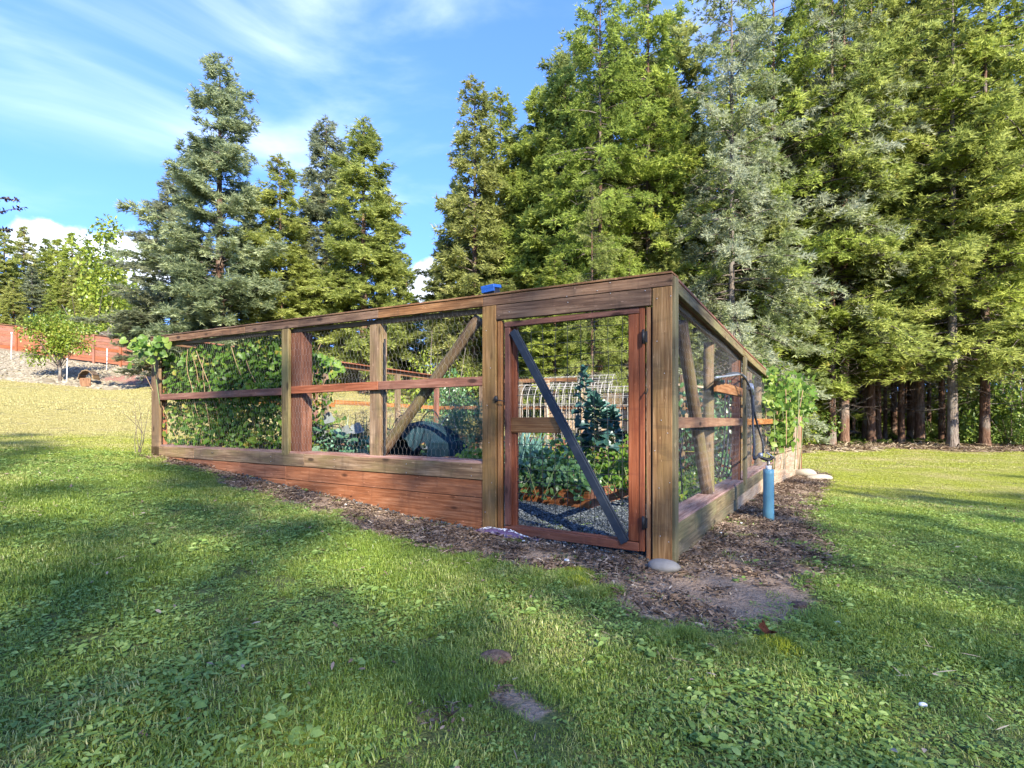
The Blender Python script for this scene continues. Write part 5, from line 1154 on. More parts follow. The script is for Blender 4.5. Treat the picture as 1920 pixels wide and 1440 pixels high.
# tangled low leaves on the gate side bed
def mound(name, us, vs, zs, n, size, mat, label, cat, seed, dirz=-.1, wr=.7, stem=True, lobed=0):
    g = np.random.default_rng(seed); o = thing(name, P((us[0] + us[1]) / 2, (vs[0] + vs[1]) / 2, zs[0]), label, cat)
    a, b = g.uniform(0, 1, n), g.uniform(0, 1, n); hz = g.uniform(0, 1, n); prof_ = np.sqrt(np.clip(1 - ((a - .5) * 2) ** 2, .08, 1)) * (0.75 + .25 * np.sin(a * 9 + b * 7))
    uu, v2, zz_ = us[0] + a * (us[1] - us[0]), vs[0] + b * (vs[1] - vs[0]), zs[0] + hz * prof_ * (zs[1] - zs[0])
    Pp = np.stack([CX + uu * U[0] + v2 * Vv[0], CY + uu * U[1] + v2 * Vv[1], zz_], 1); Ls = size * g.uniform(.55, 1.25, n)
    V_, F_, T_ = leaves(Pp, g.normal(0, .8, (n, 3)) + np.array([0, 0, dirz]), np.array([-.2, -.5, 1.0]) + g.normal(0, .4, (n, 3)), Ls, Ls * wr, np.clip(.25 + .5 * hz + g.normal(0, .2, n), 0, 1)); stuffleaf('foliage', o, V_, F_, T_, mat)
    if stem:
        m_ = min(60, n // 12); idx = g.integers(0, n, m_); p1 = Pp[idx]; p0 = p1 * 1.0; p0[:, 2] = zs[0]; p0[:, :2] += g.normal(0, .1, (m_, 2)); v, f = tubes(p0, p1, .005, .003, 4); link('stems', np_mesh('stems', v, f), 'stem', o)
    return o
mound('nasturtium', (bu + .02, bu + 1.1), (bv - .12, bv + 1.0), (zb2 - .12, zb2 + .62), 1700, .095, 'herb', 'tangled round-leaved plant spilling over the front of the raised bed behind the gate', 'plant', 3)
mound('leafy_plant', (bu - .15, bu + .35), (bv + .6, bv + 2.2), (zb2 - .1, zb2 + .75), 900, .08, 'vine', 'yellow-green leafy plant at the right side of the gate view', 'plant', 4)
mound('leafy_plant', (bu + 1.1, bu + 2.2), (bv + .5, bv + 1.4), (zb1 - .1, zb1 + .55), 900, .10, 'herb', 'dark broad-leaved plant right of the strap leaves', 'plant', 6)
mound('leafy_plant', (bu + .1, bu + 3.4), (bv + 2.3, bv + 3.3), (zb1 - .1, zb1 + .6), 1500, .09, 'vine', 'sunlit leafy row near the back of the enclosure', 'plant', 7)
mound('leafy_plant', (.5, 1.2), (2.2, 4.8), (.45, .95), 600, .08, 'vine', 'low sunlit leaves along the inside of the side fence', 'plant', 9)
for ps, lb in [((1003, 6.9), 'first'), ((985, 7.3), 'x')]:
    pass
lk = thing('leek_clump', P(*upv_(982, 7.9), zb1), 'clump of pale blue-green upright strap leaves left in the gate view', 'leek')
n = 90; g = np.random.default_rng(8); Pp = np.array([P(*upv_(970 + g.uniform(-6, 34), 7.9 + g.uniform(-.2, .4)), zb1) for _ in range(n)]); V_, F_, T_ = leaves(Pp, g.normal(0, .22, (n, 3)) + np.array([0, 0, 1.0]), g.normal(0, 1, (n, 3)), g.uniform(.45, .75, n), .035, g.uniform(0, 1, n), .35, .3); stuffleaf('foliage', lk, V_, F_, T_, 'leek')
# feathery asparagus and squash behind the front sill
def feather(name, us, vs, z0, z1, n, label, seed, mat='fern'):
    g = np.random.default_rng(seed); o = thing(name, P(sum(us) / 2, sum(vs) / 2, z0), label, 'plant'); S0, S1 = [], []
    for i in range(n):
        p = np.array(P(g.uniform(*us), g.uniform(*vs), z0)); d = np.array([g.normal() * .18, g.normal() * .18, 1.0]); hh = g.uniform(.5, 1) * (z1 - z0)
        for k in range(8):
            q = p + norm(d) * hh / 8; S0.append(p); S1.append(q)
            for _ in range(5 if k > 1 else 1):
                b = norm(g.normal(0, 1, 3) * np.array([1, 1, .4]) + np.array([0, 0, .3])); l1 = q + b * g.uniform(.08, .20); S0.append(q); S1.append(l1)
                for _ in range(5): t_ = q + (l1 - q) * g.uniform(.2, 1); S0.append(t_); S1.append(t_ + norm(g.normal(0, 1, 3)) * g.uniform(.025, .06))
            p = q; d = d + g.normal(0, .08, 3)
    v, f = tubes(np.array(S0), np.array(S1), .0022, .0012, 3); oo = link('foliage', np_mesh('foliage', v, f, g.uniform(0, 1, len(f))), mat, o); tag(oo, kind='stuff'); return o
feather('asparagus_fern', (uF(893, 1.1), uF(856, 1.1)), (.75, 1.45), zb3 - .1, zb3 + .66, 26, 'feathery blue-green asparagus fern left of the gate post', 2)
mound('lettuce', (uF(898, .5), uF(872, .5)), (.35, .7), (zb3 - .05, zb3 + .16), 120, .07, 'brightvine', 'small yellow-green lettuce at the foot of the feathery fern', 'plant', 12)
sq = thing('squash_plant', P(4.6, .7, zb3), 'squash plant with broad blue-green leaves along the front sill, left of the grey post', 'squash')
SQ = leafset('squash', 5, .12, .16); MI = leafset('mildew', 5, .12, .2); g = np.random.default_rng(9)
for i in range(95):
    px = g.uniform(572, 692); v1_ = g.uniform(.35, 1.2); u1_ = uF(px, v1_); p = P(u1_, v1_, zb3 - .02 + g.uniform(.0, .34) * (1.05 - (px - 572) / 260))
    place_leaf(sq, SQ[i % 4], p, (g.normal(), g.normal(), g.normal() * .2 - .15), (g.normal() * .45, -.35 + g.normal() * .4, 1), g.uniform(.08, .16))
for px, py, s in [(590, 822, .24), (637, 815, .20), (655, 808, .20), (600, 790, .22), (625, 828, .17), (648, 828, .18)]:
    v1_ = .75; place_leaf(sq, MI[1], P(uF(px, v1_), v1_, zF(px, py, v1_)), (.6 + g.normal() * .3, -.2, .1), (0, -.75, .8), s)
mound('herb_plant', (uF(690, .8), uF(600, .8)), (.5, 1.4), (zb3 - .1, zb3 + .28), 900, .05, 'fern', 'low mixed greens between the squash and the cloth', 'plant', 14)
mound('herb_plant', (uF(868, .7), uF(722, .7)), (.9, 1.4), (zb3 - .12, zb3 + .14), 500, .055, 'herb', 'low green leaves around the draped cloth', 'plant', 16)
feather('dried_weeds', (uF(770, 1.2), uF(628, 1.2)), (.9, 1.5), zb3 - .1, zb3 + .62, 26, 'thin upright seed stalks beside the grey post', 5, 'straw')
def tallstalk():
    o = thing('tall_grass', P(3.9, 1.2, zb3), 'clump of thin upright green blades behind the round diagonal log', 'grass clump'); g = np.random.default_rng(19); n = 130
    Pp = np.array([P(uF(g.uniform(640, 790), 1.2), g.uniform(.9, 1.5), zb3 - .05) for _ in range(n)]); V_, F_, T_ = leaves(Pp, g.normal(0, .16, (n, 3)) + np.array([0, 0, 1.0]), g.normal(0, 1, (n, 3)), g.uniform(.3, .62, n), .014, g.uniform(0, .7, n), .2, .2); stuffleaf('foliage', o, V_, F_, T_, 'herb')
tallstalk()
vs_ = thing('leafy_shoot', P(uF(590, 2), 2.2, zb3), 'leafy shoot with a drooping green arm in the bay right of the red post', 'plant')
for i in range(40):
    px = 575 + i * 1.6 + g.normal() * 4; py = 668 + (px - 575) * .42 + g.normal() * 7; place_leaf(vs_, VLF[i % 4], W(px, py, 8.6 + g.normal() * .1), (g.normal(), -.2, -.6), (g.normal() * .4, -1, .6), g.uniform(.09, .17))
link('stem', pathtube([tuple(q) for q in smoothpath([W(577, 850, 8.6), W(574, 740, 8.6), W(580, 672, 8.6), W(612, 682, 8.6), W(640, 705, 8.6)], 18)], .006, 6), 'stem', vs_)
for i in range(26):
    px = g.uniform(574, 650); py = 785 + g.normal() * 12; place_leaf(vs_, VLF[i % 4], W(px, py, 8.4), (g.normal(), -.2, -.3), (g.normal() * .4, -1, .6), g.uniform(.05, .11))
# hoops and the draped cloth
def hoop(pxa, pxb, pytop, v0, mat, label, r=.009, base=None):
    ua, ub = uF(pxa, v0), uF(pxb, v0); um = (ua + ub) / 2; zt = zF((pxa + pxb) / 2, pytop, v0); zb_ = zb3 - .08 if base is None else base
    o = thing('garden_hoop', P(um, v0, zb_), label, 'garden hoop'); pts = []
    for i in range(21):
        a = math.pi * i / 20; pts.append(P(um + (ua - ub) / 2 * math.cos(a) * -1, v0 + .12 * math.sin(a), zb_ + (zt - zb_) * math.sin(a) ** .8))
    link('arch', pathtube([tuple(q) for q in pts], r, 7), mat, o); bar(o, 'peg', pts[0], pts[0] - Vector((0, 0, .12)), r * .8, mat, 6); bar(o, 'peg', pts[-1], pts[-1] - Vector((0, 0, .12)), r * .8, mat, 6); return o
hoop(592, 648, 796, 1.3, 'greywood', 'arched brown hoop above the squash leaves, leftmost of the hoops')
hoop(664, 735, 798, .9, 'iron', 'dark hoop passing behind the grey post')
hoop(724, 768, 777, 1.4, 'iron', 'dark hoop crossed by the diagonal log')
hoop(774, 824, 770, 1.5, 'iron', 'dark taller hoop just above the draped cloth')
hoop(815, 852, 777, 1.4, 'galv', 'grey hoop right of the draped cloth')
pr = thing('support_pipe', P(uF(600, 1.4), 1.4, zb3), 'thin horizontal pipe on a brown stake linking the hoops', 'pipe')
pl_ = [P(uF(px, 1.4), 1.4, zF(px, py, 1.4)) for px, py in [(596, 797), (650, 803), (700, 806), (760, 805), (830, 800), (870, 803)]]
link('tube', pathtube([tuple(q) for q in pl_], .008, 7), 'galv', pr); board(pr, 'stake', P(uF(608, 1.4), 1.38, zb3 - .1), P(uF(608, 1.4), 1.38, zF(608, 793, 1.4)), .03, .03, 'greywood', up=up_u)
# draped dark teal cloth
cn = NT('teal_cloth'); cm_ = cn.bsdf(cn.ramp(cn.noise(cn.obj(), 6, 4), [(.35, (.008, .022, .031)), (.65, (.016, .042, .055))]), .85, cn.noise(cn.obj(), 220, 2), .3, .002, spec=.2)
cv = 0.62; ua, ub = uF(838, cv), uF(756, cv); um = (ua + ub) / 2; ztc = zF(795, 790, cv); zbc = zb3 - .04
Vs = []; NA, NB = 60, 22
for j in range(NB + 1):
    for i in range(NA + 1):
        a = math.pi * i / NA; q = j / NB
        wfold = .020 * math.sin(a * 13 + q * 2.5) * (abs(math.cos(a)) ** .7 + .15) + .012 * math.sin(a * 27 + q * 5)
        rr_u = (ub - ua) / 2 * (1 + .12 * abs(math.cos(a)) ** 2); z = zbc + (ztc - zbc) * (math.sin(a) ** .62)
        flare = (1 - math.sin(a)) * .10
        Vs.append(P(um + rr_u * -math.cos(a) * (1 + wfold) + wfold, cv - .20 - flare + q * (.40 + 2 * flare) + wfold * 1.2 * (1 if q < .5 else -1), z - .045 * (abs(q - .5) * 2) ** 2 * math.sin(a) + wfold * .6))
Fs = [(j * (NA + 1) + i, j * (NA + 1) + i + 1, (j + 1) * (NA + 1) + i + 1, (j + 1) * (NA + 1) + i) for j in range(NB) for i in range(NA)]
# leave the arch open below the front hem: front flap hangs only over the shoulders
cl_ = tag(link('draped_cloth', np_mesh('draped_cloth', np.array([tuple(q) for q in Vs]), np.array(Fs), smooth=True), cm_), 'dark teal cloth draped over a hoop behind the front sill', 'cloth')
hm = []
for i in range(NA + 1): hm.append(Vs[i])
Vf = []; NF = 8
for j in range(NF + 1):
    for i in range(NA + 1):
        a = math.pi * i / NA; drop = (.10 + .16 * (0.5 + .5 * math.sin(a * 5 + 1.2)) * math.sin(a)) * j / NF; p = Vs[i]
        Vf.append((p.x - Vv[0] * .008 * j, p.y - Vv[1] * .008 * j - .010 * math.sin(a * 22) * j / NF, max(zbc - .02, p.z - drop)))
Ff = [(j * (NA + 1) + i, (j + 1) * (NA + 1) + i, (j + 1) * (NA + 1) + i + 1, j * (NA + 1) + i + 1) for j in range(NF) for i in range(NA)]
link('hem_flap', np_mesh('hem_flap', np.array(Vf), np.array(Ff), smooth=True), cm_, cl_)
# wire tunnels near the back of the enclosure
def tunnel(uc, vc, n, rad, ht, label, axis='u', step=.16):
    z0 = gz(uc, vc); o = thing('wire_tunnel', P(uc, vc, z0), label, 'trellis'); S0, S1 = [], []; rows = []
    for k in range(n):
        pts = []
        for i in range(17):
            a = math.pi * i / 16; off = rad * -math.cos(a); zz1 = z0 + (ht - rad) * 1.0 + rad * math.sin(a)
            pts.append(P(uc + (k - n / 2) * step + off * .25, vc + off, zz1))
        pts = [P(uc + (k - n / 2) * step - rad * .25, vc - rad, z0)] + pts + [P(uc + (k - n / 2) * step + rad * .25, vc + rad, z0)]
        link('wire_hoop', pathtube([tuple(q) for q in pts], .0062, 5), 'whitewire', o); rows.append(pts)
    for i in range(0, 19, 2): 
        for k in range(n - 1): S0.append(tuple(rows[k][i])); S1.append(tuple(rows[k + 1][i]))
    v, f = tubes(np.array(S0), np.array(S1), .005, None, 4); tag(link('cross_wires', np_mesh('cross_wires', v, f), 'whitewire', o), kind='stuff')
u_, v_2 = upv_(1045, 11.2); tunnel(u_, v_2, 15, .55, 1.72, 'left arched tunnel of pale wire seen through the gate')
u_, v_2 = upv_(1165, 10.6); tunnel(u_, v_2, 11, .48, 1.72, 'right arched tunnel of pale wire seen through the gate')
u_, v_2 = upv_(1080, 12.6); tunnel(u_, v_2, 12, .6, 1.98, 'rear taller arched tunnel of pale wire beyond the other two')

# ------------------------------------------------------------------ small shed roof beyond the side wall
c = W(1312, 745, 19); gzz = h(c.x, 19)
sh = thing('shelter', (c.x, 19, gzz), 'low open timber shelter with a tan plank roof seen through the side fence', 'shelter')
for sx in (-1.4, 1.4):
    for sy in (-.8, .8): board(sh, 'post', (c.x + sx, 19 + sy, gzz - .2), (c.x + sx, 19 + sy, c.z + .25 - .25 * (sx > 0)), .12, .12, 'redrail', up=(1, 0, 0))
for k in range(8): board(sh, 'roof_plank', (c.x - 1.7, 18 + k * .27, c.z + .42 + (.0 + .03 * k)), (c.x + 1.7, 18 + k * .27, c.z + .1 + .03 * k), .25, .04, 'palewood')
board(sh, 'beam', (c.x - 1.6, 18.2, c.z + .28), (c.x + 1.6, 18.2, c.z - .02), .06, .16, 'orange')
# fallen logs in the wood
FL = ['long pale fallen log lying across the wood floor behind the close pair of trunks', 'broken grey log left of the close trio of trunks', 'thin fallen pole right of the end post', 'short dark log by the big pale trunk', 'bleached fallen branch between the first trunks', 'mossy log at the far side of the wood floor', 'slanting dead pole behind the slim trunk']
for i, (px, Y, py, L_, r_) in enumerate([(1690, 29, 812, 7, .12), (1560, 27.5, 808, 4, .13), (1530, 27, 815, 3.5, .08), (1750, 28, 826, 2.2, .14), (1600, 30, 803, 5, .09), (1830, 31, 820, 4, .13), (1660, 31, 797, 4, .07)]):
    x = (px - 960) / FPX * Y; a = random.uniform(-.25, .25); p0 = Vector((x - L_ / 2, Y - a * L_ / 2, h(x - L_ / 2, Y - a * L_ / 2) + r_ * .8 + .15)); p1 = Vector((x + L_ / 2, Y + a * L_ / 2, h(x + L_ / 2, Y + a * L_ / 2) + r_ * .8 + (.35 if i in (1, 6) else .1)))
    tag(bar(None, 'fallen_log', p0, p1, r_, 'palebark', 8, .6, .25, 30 + i), FL[i], 'log')
x = W(1885, 0, 25).x; mb_ = thing('metal_box', (x, 25, h(x, 25)), 'small rusty red box on short legs at the right end of the wood edge', 'box')
board(mb_, 'body', (x - .32, 25, h(x, 25) + .42), (x + .32, 25, h(x, 25) + .42), .4, .42, 'redplank'); [bar(mb_, 'leg', (x + s, 25, h(x, 25) - .1), (x + s, 25, h(x, 25) + .22), .03, 'iron', 6) for s in (-.26, .26)]
# dark plum branch entering at the left edge
pb = thing('plum_branch', W(-160, 560, 5), 'dark purple-leaved branch tip reaching in from the left edge against the sky', 'branch'); g = np.random.default_rng(2)
for a, b in [((-150, 470), (48, 388)), ((-150, 400), (36, 376)), ((-150, 480), (22, 430))]:
    pts = smoothpath([W(a[0], a[1], 6), W((a[0] + b[0]) / 2, (a[1] + b[1]) / 2 - 18, 6.1), W(b[0], b[1], 6)], 16); link('twig', pathtube([tuple(q) for q in pts], np.linspace(.012, .002, 16), 5), 'twig', pb)
    n = 70; ix = g.uniform(4, 15, n); Pp = np.array([Vector(pts[int(q)]).lerp(Vector(pts[min(15, int(q) + 1)]), q % 1) for q in ix]); V_, F_, T_ = leaves(Pp, g.normal(0, 1, (n, 3)) + np.array([.3, 0, -.1]), g.normal(0, 1, (n, 3)), .042, .024, g.uniform(0, 1, n)); stuffleaf('leaves', pb, V_, F_, T_, 'plum')
# bare twigs beside the left end post
bt = thing('bare_sapling', P(UL + .35, -.05, gz(UL + .3, 0)), 'leafless thin sapling just outside the left end post', 'sapling')
g = np.random.default_rng(6)
for i in range(6): c0_ = P(UL + .25 + g.uniform(0, .15), -.05, gz(UL + .3, 0)); link('twig', pathtube([tuple(q) for q in smoothpath([c0_, c0_ + Vector((g.normal() * .05, 0, .3)), c0_ + Vector((g.normal() * .10, 0, .55 + g.uniform(0, .3)))], 10)], np.linspace(.006, .002, 10), 5), 'twig', bt)

# ------------------------------------------------------------------ ground cover (scattered with geometry nodes)
lib = {}
def scatter(name, pts, rotz, scl, idx, sources, kind='stuff', tilt=0.0):
    """one object whose points carry rotation, scale and the index of the piece that stands there"""
    me = bpy.data.meshes.new(name); me.vertices.add(len(pts)); me.vertices.foreach_set('co', np.asarray(pts, np.float32).ravel())
    n = len(pts); r_ = np.zeros((n, 3), np.float32); r_[:, 2] = rotz
    if tilt: r_[:, 0] = rng.normal(0, tilt, n); r_[:, 1] = rng.normal(0, tilt, n)
    a = me.attributes.new('rot', 'FLOAT_VECTOR', 'POINT'); a.data.foreach_set('vector', r_.ravel())
    a = me.attributes.new('scl', 'FLOAT', 'POINT'); a.data.foreach_set('value', np.asarray(scl, np.float32))
    a = me.attributes.new('idx', 'INT', 'POINT'); a.data.foreach_set('value', np.asarray(idx, np.int32))
    o = bpy.data.objects.new(name, me); COL.objects.link(o); tag(o, kind=kind)
    c = bpy.data.collections.new(name + '_pieces')
    for i, s in enumerate(sources):
        q = bpy.data.objects.new('%s_piece_%02d' % (name, i), s); c.objects.link(q)
    t = bpy.data.node_groups.new(name, 'GeometryNodeTree'); t.interface.new_socket('Geometry', in_out='INPUT', socket_type='NodeSocketGeometry'); t.interface.new_socket('Geometry', in_out='OUTPUT', socket_type='NodeSocketGeometry')
    N = t.nodes.new; gi, go = N('NodeGroupInput'), N('NodeGroupOutput'); ip = N('GeometryNodeInstanceOnPoints'); ci = N('GeometryNodeCollectionInfo'); ci.inputs[0].default_value = c; ci.inputs[1].default_value = True; ci.inputs[2].default_value = True
    def at(nm, ty): x = N('GeometryNodeInputNamedAttribute'); x.data_type = ty; x.inputs[0].default_value = nm; return x.outputs[0]
    mp_ = N('GeometryNodeMeshToPoints')
    t.links.new(gi.outputs[0], mp_.inputs[0]); t.links.new(mp_.outputs[0], ip.inputs['Points']); t.links.new(ci.outputs[0], ip.inputs['Instance']); ip.inputs['Pick Instance'].default_value = True
    t.links.new(at('idx', 'INT'), ip.inputs['Instance Index']); e2r = N('FunctionNodeEulerToRotation'); t.links.new(at('rot', 'FLOAT_VECTOR'), e2r.inputs[0]); t.links.new(e2r.outputs[0], ip.inputs['Rotation']); t.links.new(at('scl', 'FLOAT'), ip.inputs['Scale'])
    t.links.new(ip.outputs[0], go.inputs[0]); md = o.modifiers.new('scatter', 'NODES'); md.node_group = t
    return o
def blades(seed, n, rad, hmin, hmax, w, lean=.45):
    g = np.random.default_rng(seed); p = np.zeros((n, 3)); a = g.uniform(0, 6.28, n); r_ = rad * np.sqrt(g.uniform(0, 1, n)); p[:, 0], p[:, 1] = r_ * np.cos(a), r_ * np.sin(a)
    b = g.uniform(0, 6.28, n); hh = g.uniform(hmin, hmax, n); ln = g.uniform(.1, 1, n) * lean * 2; d = np.stack([np.cos(b), np.sin(b), 0 * b], 1); s = np.stack([-np.sin(b), np.cos(b), 0 * b], 1) * (w / 2)
    m = p + d * (hh * ln * .35)[:, None] + np.array([0, 0, 1.0]) * (hh * .6)[:, None]; t = p + d * (hh * ln)[:, None] + np.array([0, 0, 1.0]) * (hh * (1 - .25 * ln))[:, None]
    p[:, 2] -= .006; V = np.stack([p - s, p + s, m + s * .8, m - s * .8, t], 1).reshape(-1, 3); k = np.arange(n) * 5
    F = np.concatenate([np.stack([k, k + 1, k + 2], 1), np.stack([k, k + 2, k + 3], 1), np.stack([k + 3, k + 2, k + 4], 1)]); tt = g.uniform(0, 1, n)
    return np_mesh('blades', V, F, np.tile(tt, 3))
def weeds(seed, n, rad, L0, L1, upz=.35):
    g = np.random.default_rng(seed); parts = []
    nc = 5; cs = g.uniform(-rad, rad, (nc, 2))
    ci = g.integers(0, nc, n); a = g.uniform(0, 6.28, n); d = np.stack([np.cos(a), np.sin(a), g.uniform(.05, upz * 2, n)], 1); L = g.uniform(L0, L1, n)
    p = np.zeros((n, 3)); p[:, :2] = cs[ci] + g.normal(0, rad * .25, (n, 2)); p[:, 2] = g.uniform(0.0, .018, n)
    V, F, T = leaves(p, d, np.array([0, 0, 1.0]) + g.normal(0, .25, (n, 3)), L, L * g.uniform(.38, .6, n), g.uniform(0, 1, n), .30, .22); return np_mesh('weeds', V, F, T)
GR = [blades(s, 130, .090, .008, .024, .0030, .9) for s in range(5)]; [m_.materials.append(M['grass']) for m_ in GR]
WE = [weeds(s, 40, .080, .010, .024) for s in range(20, 24)] + [weeds(s, 18, .06, .020, .036, .3) for s in range(24, 26)]; [m_.materials.append(M['clover']) for m_ in WE]
FG = [blades(s, 150, .24, .012, .034, .006, .8) for s in range(40, 44)]; [m_.materials.append(M['grass']) for m_ in FG]
TU = [blades(s, 110, .07, .025, .065, .0032, .9) for s in range(50, 52)]; [m_.materials.append(M['grass']) for m_ in TU]
def view_pts(n, y0, y1, power=1.0, margin=1.10, g=rng):
    y = y0 + (y1 - y0) * g.uniform(0, 1, n) ** power; x = g.uniform(-1, 1, n) * (y * .96 * margin + .4); return x, y
def lawn_keep(x, y, g=rng, soft=1.0):
    so, gr, fo, ba, rd = masks(x, y); m = np.maximum(np.maximum(so, gr), np.maximum(fo, ba)); ns = .25 * np.sin(x * 5 + 2 * np.sin(y * 3)) * np.sin(y * 6 + x)
    return g.uniform(size=len(x)) > np.clip((m + ns - .35) * 3.2, 0, .985)
# area-uniform near lawn
def area_pts(n, y0, y1, margin=1.08):
    g = rng; y = np.sqrt(g.uniform(y0 ** 2, y1 ** 2, n)); x = g.uniform(-1, 1, n) * (y * .96 * margin + .2); return x, y
x, y = area_pts(30000, 1.25, 8.2); k = lawn_keep(x, y); x, y = x[k], y[k]; n = len(x)
wd = np.sin(x * 1.9 + 1.0 + 1.5 * np.sin(y * 1.3)) * np.sin(y * 2.3 + x * .7) + .35 * rng.normal(size=n)
isw = wd > -.18; right = x > .2
isw |= (right & (rng.uniform(size=n) < .35)); isw &= rng.uniform(size=n) < .75
idx = np.where(isw, 5 + rng.integers(0, 6, n), rng.integers(0, 5, n))
sclv = rng.uniform(.65, 1.25, n) * (1 + .22 * np.sin(x * 3.3 + y) * np.sin(y * 2.7)) * np.where(isw, 1.0, 1.05)
scatter('lawn_grass', np.stack([x, y, H(x, y)], 1), rng.uniform(0, 6.28, n), sclv, idx, GR + WE, tilt=.12)
x, y = area_pts(15000, 8.0, 14.5); k = lawn_keep(x, y); x, y = x[k], y[k]; n = len(x)
scatter('mid_lawn_grass', np.stack([x, y, H(x, y)], 1), rng.uniform(0, 6.28, n), rng.uniform(.5, .85, n), rng.integers(0, 4, n), FG)
x, y = area_pts(20000, 14.3, 34.0); k = lawn_keep(x, y); x, y = x[k], y[k]; n = len(x)
scatter('far_lawn_grass', np.stack([x, y, H(x, y)], 1), rng.uniform(0, 6.28, n), rng.uniform(.9, 1.5, n), rng.integers(0, 4, n), FG)
# taller tufts along the mulch edge and by the gate
tp = []
for px, py, n_, sp in [(1078, 1082, 60, 22), (1010, 1075, 26, 40), (880, 1045, 22, 30), (1280, 1190, 26, 40), (1395, 1215, 40, 25), (1560, 1170, 20, 30), (620, 960, 20, 30), (1120, 1110, 30, 25), (300, 858, 10, 20)]:
    for _ in range(n_): a, b = g2(px + rng.normal() * sp, py + abs(rng.normal()) * sp * .35); tp.append((a, b))
tp = np.array(tp); n = len(tp); scatter('edge_tufts', np.stack([tp[:, 0], tp[:, 1], H(tp[:, 0], tp[:, 1])], 1), rng.uniform(0, 6.28, n), rng.uniform(.5, .9, n), rng.integers(0, 2, n), TU, tilt=.1)
ymat = NT('moss_yellow_grass'); ymat = ymat.leaf(ymat.ramp(ymat.attr('tint'), [(0.1, (0.22, 0.27, 0.02)), (0.9, (0.48, 0.50, 0.06))]), 0.4)
for px, py, r_, lb in [(1080, 1078, .13, 'bright yellow-green round grass tuft at the mulch edge below the gate'), (1082, 1098, .10, 'flatter yellowish grass tuft just in front of the round bright one'), (1452, 1222, .12, 'yellow-green grass tuft beside the fallen brown leaf')]:
    x, y = g2(px, py); m_ = blades(px, 520, r_, .03, .085, .0032, .5); co = np.array([v.co for v in m_.vertices]); fall = np.clip(1.15 - np.hypot(co[:, 0], co[:, 1]) / (r_ * 1.2), .25, 1); co[:, 2] *= fall; m_.vertices.foreach_set('co', co.astype(np.float32).ravel())
    tag(link('grass_tuft', m_, ymat, None, Matrix.Translation((x, y, h(x, y)))), lb, 'grass tuft')
# bark chips, needles and straw on the soil band
def chips(seed, n, rad, L0, L1, w, mat):
    g = np.random.default_rng(seed); p = np.zeros((n, 3)); p[:, :2] = g.normal(0, rad * .5, (n, 2)); p[:, 2] = g.uniform(0.0, .022, n); d = np.stack([g.normal(size=n), g.normal(size=n), g.normal(0, .22, n)], 1)
    L = g.uniform(L0, L1, n); V, F, T = leaves(p, d, np.array([0, 0, 1.0]) + g.normal(0, .5, (n, 3)), L, w, g.uniform(0, 1, n) ** 1.4, .1, .35); m_ = np_mesh('chips', V, F, T); m_.materials.append(M[mat]); return m_
CH = [chips(s, 34, .13, .02, .065, .013, 'chip') for s in range(4)] + [chips(s, 16, .14, .05, .14, .0035, 'straw') for s in (7, 8)]
x, y = area_pts(42000, 1.25, 16); so, gr, fo, ba, rd = masks(x, y); bare = np.exp(-((x - 1.62) / .34) ** 2 - ((y - 3.15) / .55) ** 2); k = (so > .45) & (gr < .5) & (rng.uniform(size=len(x)) < np.clip(.75 + .25 * np.sin(x * 6 + y * 3) - 1.1 * bare, .06, 1) * np.clip((so - .40) * 4, .1, 1)); x, y = x[k], y[k]; n = len(x)
scatter('bark_mulch', np.stack([x, y, H(x, y)], 1), rng.uniform(0, 6.28, n), rng.uniform(.7, 1.2, n), np.where(rng.uniform(size=n) < .87, rng.integers(0, 4, n), 4 + rng.integers(0, 2, n)), CH, tilt=.1)
# sparse litter over the lawn
x, y = area_pts(900, 1.3, 11); k = lawn_keep(x, y); x, y = x[k], y[k]; n = len(x)
LI = [chips(s, 3, .08, .03, .09, .004, 'straw') for s in (11, 12)] + [chips(s, 3, .08, .02, .04, .012, 'chip') for s in (13, 14)]
scatter('lawn_litter', np.stack([x, y, H(x, y) + .018], 1), rng.uniform(0, 6.28, n), rng.uniform(.7, 1.3, n), rng.integers(0, 4, n), LI, tilt=.2)
# gravel inside the enclosure
PB = []
for s in range(4):
    g = np.random.default_rng(s); parts = []
    for i in range(14):
        q = rockmesh(300 + s * 20 + i, 1, .8, .6, 1, .3); vv = np.array([v.co for v in q.vertices]) * g.uniform(.007, .016) + np.array([g.uniform(-.08, .08), g.uniform(-.08, .08), .006]); ff = np.array([p.vertices for p in q.polygons]); parts.append((vv, ff, np.full(len(ff), g.uniform()))); bpy.data.meshes.remove(q)
    V_, F_, T_ = join(parts); m_ = np_mesh('pebbles', V_, F_, T_); m_.materials.append(M['gravelm']); PB.append(m_)
n = 9000; uu = rng.uniform(.1, 5.5, n); v2 = rng.uniform(.02, 4.2, n) ; xx = CX + uu * U[0] + v2 * Vv[0]; yy = CY + uu * U[1] + v2 * Vv[1]
scatter('gravel', np.stack([xx, yy, H(xx, yy)], 1), rng.uniform(0, 6.28, n), rng.uniform(.8, 1.4, n), rng.integers(0, 4, n), PB, tilt=.1)
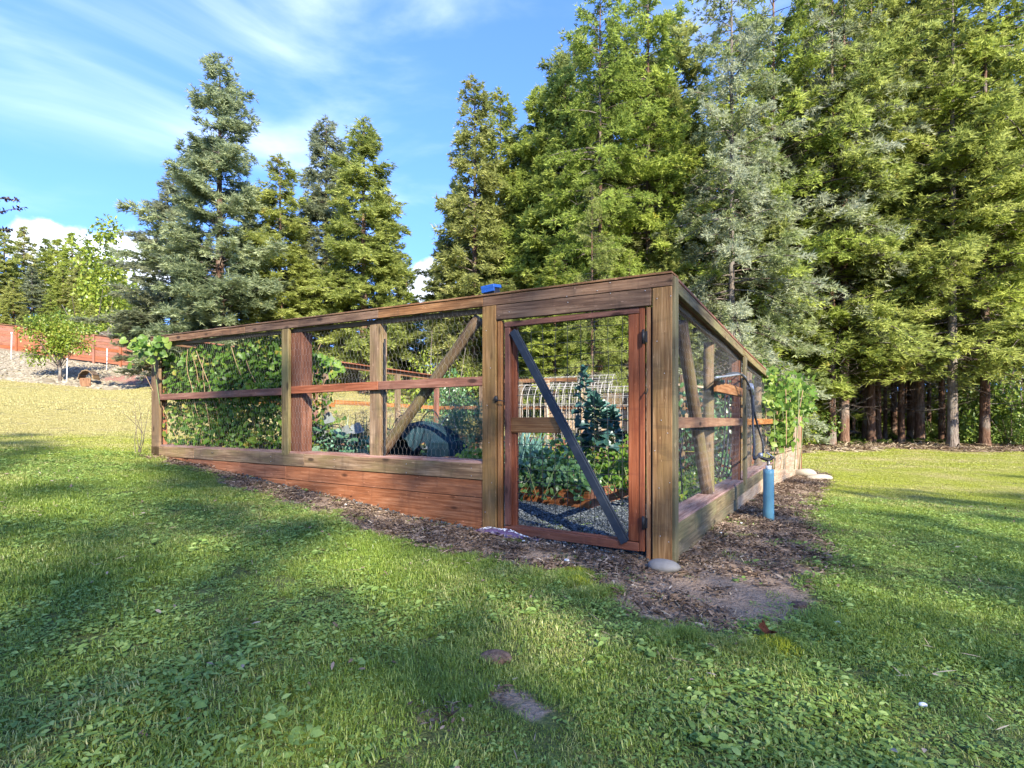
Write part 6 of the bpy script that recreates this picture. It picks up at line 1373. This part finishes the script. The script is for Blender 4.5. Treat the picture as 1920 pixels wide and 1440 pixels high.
# forest floor litter and small rocks on the bank
x, y = area_pts(9000, 18, 36); so, gr, fo, ba, rd = masks(x, y); k = fo > .5; x, y = x[k], y[k]; n = len(x)
FLc = [chips(s, 26, .5, .1, .4, .03, 'straw') for s in (31, 32)] + [chips(s, 20, .5, .1, .3, .05, 'chip') for s in (33, 34)]
scatter('forest_litter', np.stack([x, y, H(x, y)], 1), rng.uniform(0, 6.28, n), rng.uniform(.7, 1.3, n), rng.integers(0, 4, n), FLc, tilt=.1)
n = 3800; y = rng.uniform(29.6, 36, n); x = (rng.uniform(-20, 300, n) - 960) / FPX * y; so, gr, fo, ba, rd = masks(x, y); k = (ba > .4) & (rd < .5); x, y = x[k], y[k]; n = len(x)
scatter('bank_gravel', np.stack([x, y, H(x, y)], 1), rng.uniform(0, 6.28, n), rng.uniform(.05, .14, n), rng.integers(0, 5, n), RK, tilt=.3)
# ferny undergrowth at the foot of the trunks
n = 900; y = rng.uniform(22.5, 30, n); x = (rng.uniform(1500, 1960, n) - 960) / FPX * y; n = len(x)
UGm = [weeds(s, 60, .35, .12, .30, .6) for s in (61, 62)]; [m_.materials.append(M['shrub']) for m_ in UGm]
k = (np.sin(x * 1.3) + np.sin(y * 2.1 + x) > .1) & (y > 24.0); x, y = x[k], y[k]; n = len(x)
scatter('forest_undergrowth', np.stack([x, y, H(x, y)], 1), rng.uniform(0, 6.28, n), rng.uniform(.7, 1.4, n), rng.integers(0, 2, n), UGm, tilt=.1)
# a curled brown leaf, small earth mounds, pale pebbles
x, y = g2(1427, 1205); lf = link('fallen_leaf', lobed_leaf(7, 5, .075, .25, .5), 'chip', None, Matrix.Translation((x, y, h(x, y) + .035)) @ Matrix.Rotation(.6, 4, 'Z') @ Matrix.Rotation(.5, 4, 'X'))
dn = NT('dead_leaf'); lf.data.materials.clear(); lf.data.materials.append(dn.leaf(dn.ramp(dn.noise(dn.obj(), 40, 3), [(.3, (.06, .022, .015)), (.7, (.14, .055, .032))]), .2)); tag(lf, 'curled reddish-brown fallen leaf on the lawn right of the bare soil', 'leaf')
em = NT('mole_earth'); emm = em.bsdf(em.ramp(em.noise(em.pos(), 40, 5), [(.3, (.07, .045, .032)), (.7, (.20, .135, .10))]), .95, em.noise(em.pos(), 90, 4), 1.0, .01, spec=.1)
for px, py, r_, lb in [(926, 1245, .07, 'small bare earth mound in the middle of the front lawn'), (1500, 1140, .05, 'small earth lump at the right edge of the bare soil')]:
    x, y = g2(px, py); tag(link('earth_mound', rockmesh(px, r_, r_ * .8, r_ * .42, 4, .25), emm, None, Matrix.Translation((x, y, h(x, y) + .01))), lb, 'earth mound')
WP = [(982, 1020, 'left of the gate middle'), (1062, 1056, 'in front of the gate'), (1150, 1052, 'under the right half of the gate'), (1570, 1176, 'on the lawn right of the bare soil'), (1730, 1338, 'in the front right lawn'), (648, 950, 'by the plank base left'), (1390, 985, 'beside the blue standpipe'), (1352, 1003, 'near the side planks')]
for i, (px, py, lb) in enumerate(WP):
    x, y = g2(px, py); r_ = random.uniform(.012, .02); tag(link('pebble', rockmesh(500 + i, r_, r_ * .7, r_ * .5, 2, .25), 'whiteplastic', None, Matrix.Translation((x, y, h(x, y) + .02))), 'tiny white pebble ' + lb, 'pebble')
